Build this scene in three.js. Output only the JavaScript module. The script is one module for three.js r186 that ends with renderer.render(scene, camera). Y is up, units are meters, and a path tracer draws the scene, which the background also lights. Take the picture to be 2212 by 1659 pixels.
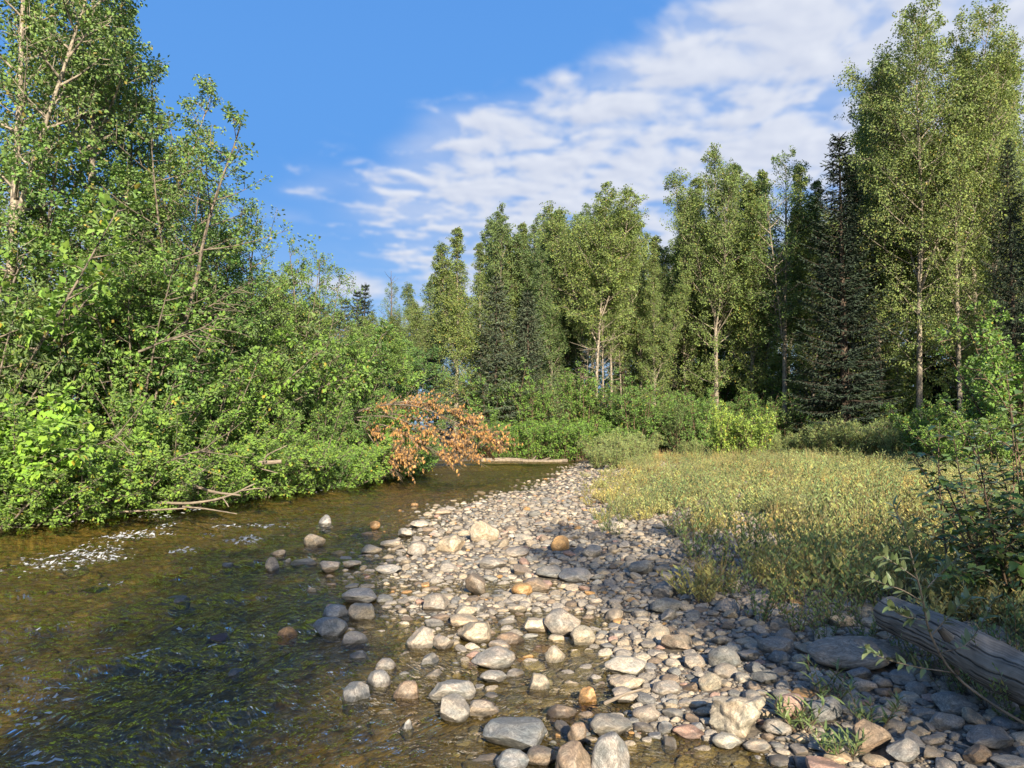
import * as THREE from 'three';
import { ImprovedNoise } from 'three/addons/math/ImprovedNoise.js';
import { mergeVertices } from 'three/addons/utils/BufferGeometryUtils.js';

// ------------------------------------------------------------------ helpers
const rng = (a) => () => { a |= 0; a = a + 0x6D2B79F5 | 0; let t = Math.imul(a ^ a >>> 15, 1 | a); t = t + Math.imul(t ^ t >>> 7, 61 | t) ^ t; return ((t ^ t >>> 14) >>> 0) / 4294967296; };
const IN = new ImprovedNoise();
const noise = (x, y, z = 0.37) => IN.noise(x + 31.7, y + 17.3, z + 5.1);
const fbm = (x, y, z = 0.37, o = 4) => { let s = 0, a = 0.5; for (let i = 0; i < o; i++) { s += a * noise(x, y, z); x *= 2.03; y *= 2.03; z = z * 2.03 + 3.1; a *= 0.5; } return s; };
const clamp = (v, a, b) => Math.min(b, Math.max(a, v));
const sst = (a, b, v) => { const t = clamp((v - a) / (b - a), 0, 1); return t * t * (3 - 2 * t); };
const lerp = (a, b, t) => a + (b - a) * t;
const curve = (pts) => (v) => { // piecewise smooth interpolation of [in, out] pairs, in ascending
  if (v <= pts[0][0]) return pts[0][1];
  for (let i = 1; i < pts.length; i++) if (v <= pts[i][0]) { const [a, b] = pts[i - 1], [c, d] = pts[i]; return lerp(b, d, (v - a) / (c - a)); }
  return pts[pts.length - 1][1];
};
const V = (x, y, z) => new THREE.Vector3(x, y, z);

// ------------------------------------------------------------------ camera, sky, sun, exposure
const scene = new THREE.Scene();
const EYE = 1.75, FOCAL = 1660, PITCH = Math.atan(95.5 / FOCAL);           // pixels below are of a 2212 x 1659 view of the photograph
const camera = new THREE.PerspectiveCamera(2 * Math.atan(829.5 / FOCAL) * 180 / Math.PI, 4 / 3, 0.1, 2000);
camera.position.set(0, EYE, 0);
camera.rotation.x = PITCH;

const SUN_AZ = 16 * Math.PI / 180, SUN_EL = 29 * Math.PI / 180;              // behind the camera, to its right
const sunDir = V(Math.sin(SUN_AZ) * Math.cos(SUN_EL), Math.sin(SUN_EL), Math.cos(SUN_AZ) * Math.cos(SUN_EL));
const sun = new THREE.DirectionalLight(new THREE.Color().setRGB(1.0, 0.875, 0.69), 5);
sun.position.copy(sunDir).multiplyScalar(120); sun.target.position.set(0, 0, -25);
sun.castShadow = true; sun.shadow.mapSize.set(4096, 4096); sun.shadow.radius = 1.2;
Object.assign(sun.shadow.camera, { left: -60, right: 60, top: 60, bottom: -60, near: 1, far: 300 });
scene.add(sun); scene.add(sun.target);

const renderer = new THREE.WebGLRenderer({ antialias: true });
renderer.toneMapping = THREE.LinearToneMapping;
renderer.toneMappingExposure = 2.7;
renderer.shadowMap.enabled = true;

{ // the sky: blue air that pales towards the horizon, a field of small fair-weather cloudlets, a few heaped clouds low down
  const W = 2560, H = 1280, data = new Float32Array(W * H * 4);
  const zen = [0.026, 0.088, 0.255], mid = [0.047, 0.135, 0.315], hor = [0.16, 0.25, 0.365];
  for (let j = 0; j < H; j++) {
    const up = ((j + 0.5) / H - 0.5) * Math.PI, y = Math.sin(up), c = Math.cos(up);
    for (let i = 0; i < W; i++) {
      const k = (j * W + i) * 4; data[k + 3] = 1;
      if (y < -0.02) { data[k] = 0.06; data[k + 1] = 0.07; data[k + 2] = 0.05; continue; }
      const az = ((i + 0.5) / W - 0.5) * 2 * Math.PI, x = Math.cos(az) * c, z = Math.sin(az) * c, e = Math.max(y, 0.0);
      const toSun = Math.max(0, x * sunDir.x + y * sunDir.y + z * sunDir.z), glow = 0.22 * toSun ** 8 + 0.04 * toSun;
      const a = sst(0, 0.34, e), b = sst(0.3, 0.95, e);
      let col = [0, 1, 2].map((n) => lerp(lerp(hor[n], mid[n], a), zen[n], b) + glow * [0.9, 0.9, 0.8][n]);
      if (e > 0.03) {
        const px = x / (e + 0.03), pz = z / (e + 0.03);
        const warp = fbm(px * 1.1, pz * 1.1, 2.2, 3);
        const front = sst(1.66, 2.5, 1.0 * px - pz + warp * 0.9 + 0.25 * noise(px * 3, pz * 3)) * sst(-1.0, -0.1, px + 0.7 * warp) * (1 - 0.45 * sst(2.9, 4.2, -pz));
        const round = sst(0.02, 0.34, fbm(px * 0.42 + 9, pz * 0.42 - 4, 7.7, 3)) * sst(-0.6, 0.6, pz) * 0.8;
        const cover = Math.max(front, round) * sst(0.03, 0.12, e);
        // cloudlets
        const q = 5.2, bil = (x, y) => 0.33 + 0.95 * fbm(x * 1.25, y * 1.25, 1.3, 5), w2 = 0.3 * noise(px * 4, pz * 4, 9.1);
        const big = 0.34 * fbm(px * 1.7, pz * 1.7, 4.5, 3), ux = px * q + w2 + pz * 0.4, uz = pz * q * 0.95 - w2, n1 = (bil(ux, uz) - 0.33) * 0.95 + 0.35 * fbm(ux * 2.2, uz * 2.2, 6, 3) + big;
        const n2 = (bil(ux + 0.12, uz + 0.2) - 0.33) * 0.95 + 0.35 * fbm(ux * 2.2 + 0.26, uz * 2.2 + 0.44, 6, 3) + big;
        let d = sst(0.2, 0.98, 0.6 + n1 * 1.2 + (cover - 0.6) * 0.75) * sst(0, 0.35, cover);
        const thin = sst(0.1, 0.75, cover) * (0.2 + 0.4 * sst(-0.3, 0.5, fbm(px * 1.4, pz * 2.2, 6.6, 4)));
        // low heaped clouds
        const lx = Math.atan2(x, -z) * 9, ly = Math.asin(e) * 20;
        const heap = sst(0.02, 0.30, fbm(lx * 0.6 + 3.7, ly * 0.85, 3.3, 5) + 0.2 * noise(lx * .35, 2.2)) * sst(2.0, 3.2, ly) * (1 - sst(4.2, 5.6, ly));
        const shade = clamp(0.5 + (n1 - n2) * 0.85, 0, 1);
        const al = clamp(Math.max(d * 0.93, thin, heap * 0.9), 0, 1);
        const cl = [lerp(0.22, 0.32, shade), lerp(0.24, 0.33, shade), lerp(0.295, 0.355, shade)];
        for (let n = 0; n < 3; n++) col[n] = lerp(col[n], cl[n], al);
      }
      data[k] = col[0]; data[k + 1] = col[1]; data[k + 2] = col[2];
    }
  }
  const sky = new THREE.DataTexture(data, W, H, THREE.RGBAFormat, THREE.FloatType);
  sky.mapping = THREE.EquirectangularReflectionMapping; sky.magFilter = THREE.LinearFilter; sky.needsUpdate = true;
  scene.background = sky; scene.environment = sky;
}

// ------------------------------------------------------------------ pixels to places
const CP = Math.cos(PITCH), SP = Math.sin(PITCH);
function rayOf(px, py) { const x = (px - 1106) / FOCAL, y = (829.5 - py) / FOCAL; return V(x, y * CP + SP, -CP + y * SP); }
const atDepth = (px, py, depth) => { const r = rayOf(px, py); return r.multiplyScalar(-depth / r.z).add(V(0, EYE, 0)); };
const xAt = (px, depth) => atDepth(px, 925, depth).x;
function onGround(px, py, wet = false) { // where the sight line meets the ground (or the water)
  const r = rayOf(px, py); let t = 2;
  for (let i = 0; i < 600; i++) { const x = r.x * t, z = r.z * t, y = EYE + r.y * t; if (y <= (wet ? Math.max(0, groundY(x, z)) : groundY(x, z))) break; t *= 1.006; }
  return V(r.x * t, EYE + r.y * t, r.z * t);
}

// ------------------------------------------------------------------ the lie of the land
const shoreR = curve([[-60, 4.6], [-41, 4.2], [-36, 3.5], [-27.7, 2.3], [-22, 1.3], [-19.4, 0.5], [-17, -0.5], [-12.9, -0.5], [-9, -0.4], [-7.2, -0.05], [-5.8, 0.4], [-4.6, 0.75], [-3, 1.0], [-1.5, 0.2], [0, -1.2], [8, -6], [40, -16]]);
const shoreL = curve([[-60, -80], [-38.5, -40], [-37.2, -14], [-36, -7.2], [-34, -4.7], [-30, -4.1], [-26.5, -4.5], [-22.4, -5.6], [-19.4, -6.6], [-17.1, -7.4], [-14.9, -8.3], [-13.5, -9.2], [-8, -11], [0, -13], [8, -18], [40, -36]]);
const farShore = (x) => 41.5 + 0.6 * noise(x * 0.3, 4) + sst(2, 12, -x) * 3;
function land(x, z) { return { r: x - shoreR(z), l: shoreL(z) - x, f: -z - farShore(x) }; }
function groundY(x, z) {
  const { r, l, f } = land(x, z), s = Math.max(r, l, f);
  if (l > 0 && l >= r) return Math.min(1.1, 0.12 + l * 0.75) + 0.15 * noise(x * 0.4, z * 0.4) * sst(0, 1, l) + sst(6, 40, l) * 0.8 - 0.12 * (1 - sst(0, 0.25, l));
  if (f > 0 && f >= r && r < 1) return Math.min(0.9, f * 0.6) + 0.1 * noise(x * 0.5, z * 0.5);
  if (r > 0) {
    const base = 0.012 + 0.20 * sst(0, 3.2, r) + 0.16 * sst(2.5, 8, r) + 0.25 * sst(38, 60, -z) + 0.5 * sst(9, 30, r) * sst(10, 30, r);
    return base + (0.035 + 0.03 * sst(0.5, 4, r)) * fbm(x * 0.9, z * 0.9, 1.1, 3) - pools(x, z);
  }
  const d1 = 0.055 * sst(0, wadeOf(-z), -r) + 0.44 * sst(wadeOf(-z) * 0.8, wadeOf(-z) * 0.8 + 3, -r), d2 = 0.02 + 0.5 * sst(0, 1.2, -l), d3 = 0.5 * sst(0, 1.5, -f);
  return 0.012 - Math.min(d1, d2, d3) + 0.045 * fbm(x * 0.9, z * 0.9, 1.1, 3) * sst(-2.5, 0, r) + 0.10 * fbm(x * 0.55, z * 0.55, 8.8, 3) * sst(1, 3, -r) - pools(x, z);
}
const wadeOf = curve([[3.5, 1.0], [6, 1.4], [8, 2.1], [11, 2.6], [20, 2.3], [40, 1.6]]);   // how far out stones still break the surface
function pools(x, z) { // hollows in the gravel where the water stands
  let s = 0;
  for (const [a, b, rx, rz, h] of [[0.95, -4.02, 0.5, 0.38, 0.13], [0.62, -7.1, 0.75, 0.55, 0.09], [0.25, -8.6, 0.9, 0.4, 0.08], [0.35, -6.0, 0.45, 0.55, 0.09], [0.4, -5.1, 0.4, 0.4, 0.08]]) {
    const q = ((x - a) / rx) ** 2 + ((z - b) / rz) ** 2; if (q < 4) s += h * Math.exp(-q * 1.3);
  }
  return s;
}

// ------------------------------------------------------------------ geometry collectors
const mk = () => ({ p: [], n: [], c: [], u: [], i: [] });
function toGeo(G) {
  const g = new THREE.BufferGeometry();
  g.setAttribute('position', new THREE.BufferAttribute(new Float32Array(G.p), 3));
  g.setAttribute('normal', new THREE.BufferAttribute(new Float32Array(G.n), 3));
  if (G.c.length) g.setAttribute('color', new THREE.BufferAttribute(new Float32Array(G.c), 3));
  if (G.u.length) g.setAttribute('uv', new THREE.BufferAttribute(new Float32Array(G.u), 2));
  g.setIndex(new THREE.BufferAttribute(new Uint32Array(G.i), 1));
  return g;
}
function tube(G, pts, rad, sides = 6, col = null, knob = 0) { // tapered, closed at the tip
  const n = pts.length, base = G.p.length / 3; let len = 0, ref = V(1, 0, 0.3).normalize();
  for (let k = 0; k < n; k++) {
    const t = pts[Math.min(n - 1, k + 1)].clone().sub(pts[Math.max(0, k - 1)]).normalize();
    if (Math.abs(t.dot(ref)) > 0.95) ref = V(0, 0.3, 1).normalize();
    const s = ref.clone().sub(t.clone().multiplyScalar(t.dot(ref))).normalize(), b = t.clone().cross(s); ref = s;
    if (k) len += pts[k].distanceTo(pts[k - 1]);
    for (let a = 0; a <= sides; a++) {
      const th = a / sides * 2 * Math.PI, q = s.clone().multiplyScalar(Math.cos(th)).add(b.clone().multiplyScalar(Math.sin(th)));
      const rr = rad[k] * (knob ? 1 + knob * noise(Math.cos(th) * 1.3 + base, Math.sin(th) * 1.3, len * 0.9 / (rad[0] * 4)) : 1);
      G.p.push(pts[k].x + q.x * rr, pts[k].y + q.y * rr, pts[k].z + q.z * rr); G.n.push(q.x, q.y, q.z); G.u.push(th * rad[0] + base * 0.13, len);
      if (col) G.c.push(col[0], col[1], col[2]);
    }
  }
  const w = sides + 1;
  for (let k = 0; k < n - 1; k++) for (let a = 0; a < sides; a++) { const o = base + k * w + a; G.i.push(o, o + 1, o + w, o + 1, o + w + 1, o + w); }
  for (const [k, flip] of [[0, 1], [n - 1, 0]]) { // caps
    const t = pts[Math.min(n - 1, k + 1)].clone().sub(pts[Math.max(0, k - 1)]).normalize().multiplyScalar(flip ? -1 : 1), o = G.p.length / 3;
    G.p.push(pts[k].x, pts[k].y, pts[k].z); G.n.push(t.x, t.y, t.z); G.u.push(0, 0); if (col) G.c.push(...col);
    for (let a = 0; a < sides; a++) { const q = base + k * w + a; flip ? G.i.push(o, q + 1, q) : G.i.push(o, q, q + 1); }
  }
}
const _s = V(), _m = V();
function leaf(G, p, d, n, len, wid, col, fold = 0.18, at = 0.42) { // a blade folded along its midrib
  _s.crossVectors(d, n).normalize(); const f = wid * fold, b = G.p.length / 3, m = len * at, h = wid / 2, x = n;
  G.p.push(p.x, p.y, p.z,
    p.x + d.x * m + _s.x * h + x.x * f, p.y + d.y * m + _s.y * h + x.y * f, p.z + d.z * m + _s.z * h + x.z * f,
    p.x + d.x * len, p.y + d.y * len, p.z + d.z * len,
    p.x + d.x * m - _s.x * h + x.x * f, p.y + d.y * m - _s.y * h + x.y * f, p.z + d.z * m - _s.z * h + x.z * f);
  const k = fold * 1.6;
  for (const q of [0, -k, 0, k]) { _m.set(n.x + _s.x * q, n.y + _s.y * q, n.z + _s.z * q).normalize(); G.n.push(_m.x, _m.y, _m.z); }
  for (let q = 0; q < 4; q++) G.c.push(col[0], col[1], col[2]);
  G.i.push(b, b + 1, b + 2, b, b + 2, b + 3);
}
const rdir = (r) => { const z = r() * 2 - 1, a = r() * 6.2832, c = Math.sqrt(1 - z * z); return V(c * Math.cos(a), z, c * Math.sin(a)); };
const perp = (d, r) => { const q = rdir(r); return q.sub(d.clone().multiplyScalar(q.dot(d))).normalize(); };
function tint(r, base, spread = 0.22, yellow = 0.05) { // one leaf's own green
  const v = 1 + (r() - 0.5) * 2 * spread, w = (r() - 0.5) * 0.25; let c = [base[0] * v * (1 + w), base[1] * v, base[2] * v * (1 - w)];
  if (r() < yellow) c = [c[1] * 1.15, c[1] * 0.95, c[2] * 0.9];
  return c;
}

// ------------------------------------------------------------------ textures and materials
function grainTexture(size, f) { // f(u, v) -> 0..255 grey or [r, g, b], tiled by blending
  const d = new Uint8Array(size * size * 4);
  for (let y = 0; y < size; y++) for (let x = 0; x < size; x++) { const c = f(x / size, y / size), k = (y * size + x) * 4, a = Array.isArray(c) ? c : [c, c, c]; for (let n = 0; n < 3; n++) d[k + n] = clamp(a[n], 0, 255); d[k + 3] = 255; }
  const t = new THREE.DataTexture(d, size, size, THREE.RGBAFormat); t.wrapS = t.wrapT = THREE.RepeatWrapping; t.magFilter = THREE.LinearFilter; t.needsUpdate = true; return t;
}
const tileN = (u, v, f, z, o = 4) => { // noise that tiles, taken on a torus
  const a = u * 6.28318, b = v * 6.28318, k = f / 6.28318; return fbm(Math.cos(a) * k + Math.sin(b) * k * 0.7 + 3, Math.sin(a) * k + Math.cos(b) * k * 0.7, z + Math.cos(b) * k * 0.75 - Math.sin(a + b) * 0.2 * k, o);
};
const speckle = grainTexture(256, (u, v) => { const n = tileN(u, v, 14, 1, 4), m = tileN(u, v, 60, 5, 2); const g = 205 + n * 95 + m * 70 + (m > 0.28 ? 30 : 0) - (m < -0.3 ? 45 : 0); return [g, g * 0.99, g * 0.97]; });
speckle.colorSpace = THREE.SRGBColorSpace;
const roughBump = grainTexture(256, (u, v) => 128 + tileN(u, v, 26, 3, 5) * 190);
const barkMap = grainTexture(256, (u, v) => { const n = tileN(u, v, 10, 2, 5), m = tileN(u, v, 4, 9, 3); const k = 190 + n * 120 + m * 60 - (n < -0.16 ? 70 : 0); return [k, k * 0.97, k * 0.93]; });
barkMap.colorSpace = THREE.SRGBColorSpace;
const woodMap = grainTexture(512, (u, v) => { const w = tileN(u, v, 5, 2, 3) * 0.035, a = (u + w) * 6.28318; const n = fbm(Math.cos(a) * 14, Math.sin(a) * 14, Math.cos(v * 6.28318) * 0.5 + Math.sin(v * 6.28318) * 0.4 + 4, 5); const cr = 75 * (1 - sst(-0.3, -0.18, n)); const k = 200 + n * 90 + tileN(u, v, 9, 8, 4) * 90 - cr; return [k, k * 0.975, k * 0.94]; });
woodMap.colorSpace = THREE.SRGBColorSpace;
const soilMap = grainTexture(512, (u, v) => { const n = tileN(u, v, 22, 6, 5), m = tileN(u, v, 90, 4, 2); const k = 190 + n * 120 + m * 110; return [k, k * 0.985, k * 0.96]; });
soilMap.colorSpace = THREE.SRGBColorSpace;
const rippleBump = grainTexture(1024, (u, v) => 128 + tileN(u, v, 20, 1, 5) * 150 + Math.abs(tileN(u, v, 34, 7, 3)) * -90);
const mat = (o) => new THREE.MeshStandardMaterial(o), phys = (o) => new THREE.MeshPhysicalMaterial(o), rgb = (r, g, b) => new THREE.Color().setRGB(r, g, b);
const leafMat = (o = {}) => phys({ color: rgb(1, 1, 1), vertexColors: true, roughness: 0.93, transmission: 0.4, thickness: 0, specularIntensity: 0.8, side: THREE.DoubleSide, ...o });
const M = {
  ground: mat({ vertexColors: true, map: soilMap, bumpMap: roughBump, bumpScale: 0.012, roughness: 0.95 }),
  water: phys({ color: rgb(0.60, 0.57, 0.38), roughness: 0.045, transmission: 1, thickness: 0, ior: 1.33, bumpMap: rippleBump, bumpScale: 0.085 }),
  foam: phys({ color: rgb(0.45, 0.47, 0.47), roughness: 0.9, transmission: 0.35, thickness: 0 }),
  stone: mat({ vertexColors: true, map: speckle, bumpMap: roughBump, bumpScale: 0.004, roughness: 0.85 }),
  stoneWet: mat({ vertexColors: true, map: speckle, bumpMap: roughBump, bumpScale: 0.003, roughness: 0.5 }),
  cobble: mat({ color: rgb(1, 1, 1), map: speckle, bumpMap: roughBump, bumpScale: 0.003, roughness: 0.85 }),
  poplarBark: mat({ color: rgb(0.42, 0.38, 0.31), map: barkMap, bumpMap: barkMap, bumpScale: 0.01, roughness: 0.95 }),
  alderBark: mat({ color: rgb(0.24, 0.21, 0.17), map: barkMap, bumpMap: barkMap, bumpScale: 0.006, roughness: 0.95 }),
  spruceBark: mat({ color: rgb(0.13, 0.10, 0.075), map: barkMap, bumpMap: barkMap, bumpScale: 0.01, roughness: 0.95 }),
  deadWood: mat({ color: rgb(0.31, 0.265, 0.21), map: woodMap, bumpMap: woodMap, bumpScale: 0.008, roughness: 0.9 }),
  greyLog: mat({ color: rgb(0.30, 0.265, 0.22), map: woodMap, bumpMap: woodMap, bumpScale: 0.009, roughness: 0.92 }),
  twig: mat({ color: rgb(0.20, 0.14, 0.09), map: barkMap, roughness: 0.85 }),
  leaf: leafMat({ color: rgb(1.38, 1.36, 0.95) }), leafWarm: leafMat({ color: rgb(1.58, 1.5, 0.95) }), leafDeep: leafMat({ color: rgb(1.02, 1.14, 0.9) }), leafPale: leafMat({ color: rgb(1.65, 1.58, 1.35) }),
  needle: leafMat({ transmission: 0.1 }),
  brownLeaf: leafMat({ transmission: 0.35 }),
  grass: leafMat({ transmission: 0.42, color: rgb(1.2, 1.2, 1.0) }),
};

// ------------------------------------------------------------------ naming
const taken = {};
function numbered(name) { const k = taken[name] = (taken[name] ?? -1) + 1; return k ? `${name}_${String(k).padStart(3, '0')}` : name; }
function tag(o, label, category, group, kind) { o.userData = { label, category }; if (group) o.userData.group = group; if (kind) o.userData.kind = kind; return o; }
function thing(name, label, category, group) { const o = new THREE.Group(); o.name = numbered(name); scene.add(o); return tag(o, label, category, group); }
function part(name, geo, m, parent) { const o = new THREE.Mesh(geo, m); o.name = name; parent.add(o); return o; }
function structure(name, geo, m, label) { const o = new THREE.Mesh(geo, m); o.name = name; o.userData = { kind: 'structure', label }; scene.add(o); return o; }

// ------------------------------------------------------------------ ground
{
  const zs = [], xs = [];
  for (const v of [420, 250, 150, 90, 60, 45, 35]) zs.push(v);
  for (let z = 28; z > -2.6; z -= 0.7) zs.push(z);
  for (let d = 2.6; d < 46; d += Math.max(0.045, 0.009 * d)) zs.push(-d);
  for (let d = 47; d < 90; d += 1.5) zs.push(-d); for (const v of [100, 130, 180, 260, 420]) zs.push(-v);
  for (const v of [-420, -260, -180, -130, -100, -80, -65, -55]) xs.push(v);
  for (let x = -48; x < -14; x += 1) xs.push(x); for (let x = -14; x < -3; x += 0.14) xs.push(x); for (let x = -3; x < 5.5; x += 0.06) xs.push(x);
  for (let x = 5.5; x < 14; x += 0.22) xs.push(x); for (let x = 14; x < 50; x += 1) xs.push(x); for (const v of [55, 65, 80, 100, 130, 180, 260, 420]) xs.push(v);
  const G = mk(), nx = xs.length;
  for (const z of zs) for (const x of xs) {
    const { r, l, f } = land(x, z), y = groundY(x, z), far = Math.abs(x) > 60 || Math.abs(z) > 60;
    G.p.push(x, y, z); G.u.push(x / 1.6, z / 1.6);
    const n = far ? 0 : fbm(x * 0.8, z * 0.8, 5.5, 4), m = far ? 0 : fbm(x * 3.1, z * 3.1, 2.5, 3);
    const bed = [0.34 + n * 0.19 + m * 0.06, 0.255 + n * 0.15 + m * 0.05, 0.115 + n * 0.05 + m * 0.03], bar = [0.17 + m * 0.06, 0.145 + m * 0.055, 0.115 + m * 0.045], floor = [0.055 + n * 0.03, 0.052 + n * 0.03, 0.027];
    const deep = sst(0.0, -0.05, y - 0.01) * (l < 0 && f < 0.3 ? 1 : 0), soil = Math.max(sst(-0.2, 0.3, l), sst(-0.3, 0.4, f), sst(9, 16, r) * sst(0, 1, r));
    const weeds = sst(3, 6, r) * (1 - soil);
    const c = [0, 1, 2].map((k) => { let v = lerp(bar[k], [0.15, 0.13, 0.075][k] + m * 0.05, weeds * 0.7); v = lerp(v, floor[k], soil); return clamp(lerp(v, bed[k], deep), 0.015, 0.6); });
    G.c.push(...c); G.n.push(0, 1, 0);
  }
  for (let j = 0; j < zs.length - 1; j++) for (let i = 0; i < nx - 1; i++) { const o = j * nx + i; G.i.push(o, o + 1, o + nx, o + 1, o + nx + 1, o + nx); }
  const g = toGeo(G); g.computeVertexNormals();
  structure('ground', g, M.ground, 'gravel bar, river bed and forest floor');
}

// ------------------------------------------------------------------ water
const RAPIDS = [ // px, py, width, height in photo pixels, strength
  [160, 1212, 150, 34, 0.8], [290, 1160, 95, 18, 0.8], [205, 1180, 110, 18, 0.35], [590, 1139, 120, 9, 0.7], [480, 1141, 70, 8, 0.5], [530, 1170, 70, 14, 0.75], [395, 1192, 55, 10, 0.6], [350, 1140, 40, 9, 0.6],
  [130, 1128, 150, 10, 0.6], [40, 1136, 90, 6, 0.45], [420, 1104, 60, 7, 0.5], [340, 1118, 90, 7, 0.45], [250, 1265, 60, 9, 0.35], [130, 1284, 70, 8, 0.3], [440, 1160, 50, 8, 0.35],
  [130, 1352, 60, 8, 0.35], [270, 1335, 60, 12, 0.22], [420, 1362, 70, 14, 0.32], [305, 1425, 60, 24, 0.45], [230, 1402, 60, 10, 0.25], [480, 1400, 60, 10, 0.25], [150, 1500, 110, 40, 0.3], [60, 1560, 80, 20, 0.22], [100, 1640, 110, 14, 0.3], [560, 1075, 60, 5, 0.35], [700, 1062, 70, 4, 0.3], [930, 1026, 70, 3, 0.25],
].map(([px, py, w, h, s]) => { const p = onGround(px, py, true), d = -p.z; return { x: p.x, z: p.z, rx: Math.max(0.14, w * 0.62 * d / FOCAL), rz: Math.max(0.16, 1.3 * h / 2 * d * d / (FOCAL * EYE)), s }; });
function rapid(x, z) { let s = 0; for (const q of RAPIDS) { const k = ((x - q.x) / q.rx) ** 2 + ((z - q.z) / q.rz) ** 2; if (k < 6) s += q.s * Math.exp(-k * 0.9); } return s; }
function waveY(x, z) {
  const r = shoreR(z) - x, d = -z, calm = sst(0.1, 3.2, r), act = lerp(0.18, 1, calm) * lerp(1, 0.6, sst(18, 30, d));
  const bx = x + 0.4 * noise(x * 0.5, z * 0.5, 3), bz = z + 0.3 * noise(x * 0.6, z * 0.6, 6);
  return act * (0.030 * noise(bx * 1.1, bz * 1.5, 1) + 0.030 * noise(bx * 2.7, bz * 3.6, 2) + 0.028 * noise(bx * 5.6, bz * 8, 3) + 0.017 * noise(bx * 11, bz * 17, 4)) + rapid(x, z) * (0.035 + 0.05 * noise(x * 4, z * 5, 7) + 0.02 * noise(x * 11, z * 13, 8));
}
{
  const zs = [26, 20, 15, 11, 8, 5, 3, 1, -0.5, -1.5, -2.2]; for (let d = 2.6; d < 46; d += Math.max(0.022, 0.0072 * d)) zs.push(-d);
  const nx = 420, G = mk();
  for (const z of zs) {
    const a = Math.max(shoreL(z) - 0.6, -46), b = z < -41 ? 6 : shoreR(z) + 2.6;
    for (let i = 0; i < nx; i++) {
      const t = i / (nx - 1), view = z < -2 ? clamp(0.70 * z - 0.5, a, b) : a, x = t < 0.12 ? lerp(a, view, t / 0.12) : lerp(view, b, (t - 0.12) / 0.88);
      const y = waveY(x, z), e = 0.012; G.p.push(x, y, z); G.u.push(x / 2.3, z / 2.3); const n = V(-(waveY(x + e, z) - y) / e, 1, -(waveY(x, z + e) - y) / e).normalize(); G.n.push(n.x, n.y, n.z);
    }
  }
  for (let j = 0; j < zs.length - 1; j++) for (let i = 0; i < nx - 1; i++) { const o = j * nx + i; G.i.push(o, o + 1, o + nx, o + 1, o + nx + 1, o + nx); }
  structure('river', toGeo(G), M.water, 'shallow brown river with small rapids');
}
{ // white water
  const G = mk();
  for (const q of RAPIDS) {
    const step = clamp(-q.z * 0.0013, 0.008, 0.03), nx = Math.ceil(q.rx * 3 / step), nz = Math.ceil(q.rz * 3 / (step * 1.6)), base = G.p.length / 3, on = [];
    for (let j = 0; j <= nz; j++) for (let i = 0; i <= nx; i++) {
      const x = q.x + (i / nx - 0.5) * 3 * q.rx, z = q.z + (j / nz - 0.5) * 3 * q.rz, k = ((x - q.x) / q.rx) ** 2 + ((z - q.z) / q.rz) ** 2;
      const lace = 1 - Math.abs(noise(x * 5 + 0.6 * noise(x * 9, z * 9), z * 9, 2)) * 2.2, fine = noise(x * 15 + 0.5 * noise(x * 30, z * 30), z * 34, 4), v = Math.exp(-k * 0.75) * (0.5 + 0.5 * q.s) + lace * 0.42 + fine * 0.42 + 0.35 * noise(x * 3, z * 5, 6) - 0.1;
      on.push(v > 0.79 - 0.16 * q.s && fine > -0.14 + 0.16 * (1 - q.s) && noise(x * 40, z * 70, 9) > -0.25); const y = waveY(x, z) + 0.006 + 0.022 * q.s * Math.max(0, v - 0.7) * (1 + fine); G.p.push(x, y, z); G.n.push(0, 1, 0);
    }
    for (let j = 0; j < nz; j++) for (let i = 0; i < nx; i++) { const o = j * (nx + 1) + i, w = nx + 1; if (on[o] && on[o + 1] && on[o + w]) G.i.push(base + o, base + o + 1, base + o + w); if (on[o + 1] && on[o + w + 1] && on[o + w]) G.i.push(base + o + 1, base + o + w + 1, base + o + w); }
  }
  const g = toGeo(G); g.computeVertexNormals();
  const o = new THREE.Mesh(g, M.foam); o.name = 'foam'; tag(o, 'white broken water on the riffles of the river', 'foam', null, 'stuff'); scene.add(o);
}

// ------------------------------------------------------------------ plants: how each kind grows
const twigLeaves = (L, r, a, b, k, o) => { // leaves along a twig from a to b
  const ax = b.clone().sub(a), len = ax.length(), dir = ax.clone().normalize();
  for (let i = 0; i < k; i++) {
    const t = 0.15 + 0.85 * Math.sqrt(r()), q = perp(dir, r), p = a.clone().addScaledVector(ax, t).addScaledVector(q, o.spread * r());
    const d = q.multiplyScalar(0.9).addScaledVector(dir, 0.5).add(V(0, -o.hang, 0)).add(rdir(r).multiplyScalar(0.35)).normalize();
    const n = rdir(r).multiplyScalar(o.loose).add(V(0, 1, 0)); n.addScaledVector(d, -n.dot(d)).normalize();
    const s = o.leaf * (0.65 + 0.7 * r()); leaf(L, p, d, n, s, s * o.aspect, tint(r, o.color, o.vary, o.yellow));
  }
};
function bendLine(r, start, dir, len, n, up, wob) { // a curving line of n pieces
  const pts = [start.clone()], d = dir.clone().normalize(), p = start.clone();
  for (let k = 0; k < n; k++) { d.add(rdir(r).multiplyScalar(wob)).add(V(0, up, 0)).normalize(); p.addScaledVector(d, len / n); pts.push(p.clone()); }
  return pts;
}
const alongPts = (pts, t) => { const s = t * (pts.length - 1), i = Math.min(pts.length - 2, Math.floor(s)); return pts[i].clone().lerp(pts[i + 1], s - i); };
const taper = (a, b, n, pw = 1) => Array.from({ length: n }, (_, k) => lerp(a, b, Math.pow(k / (n - 1), pw)));

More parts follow.
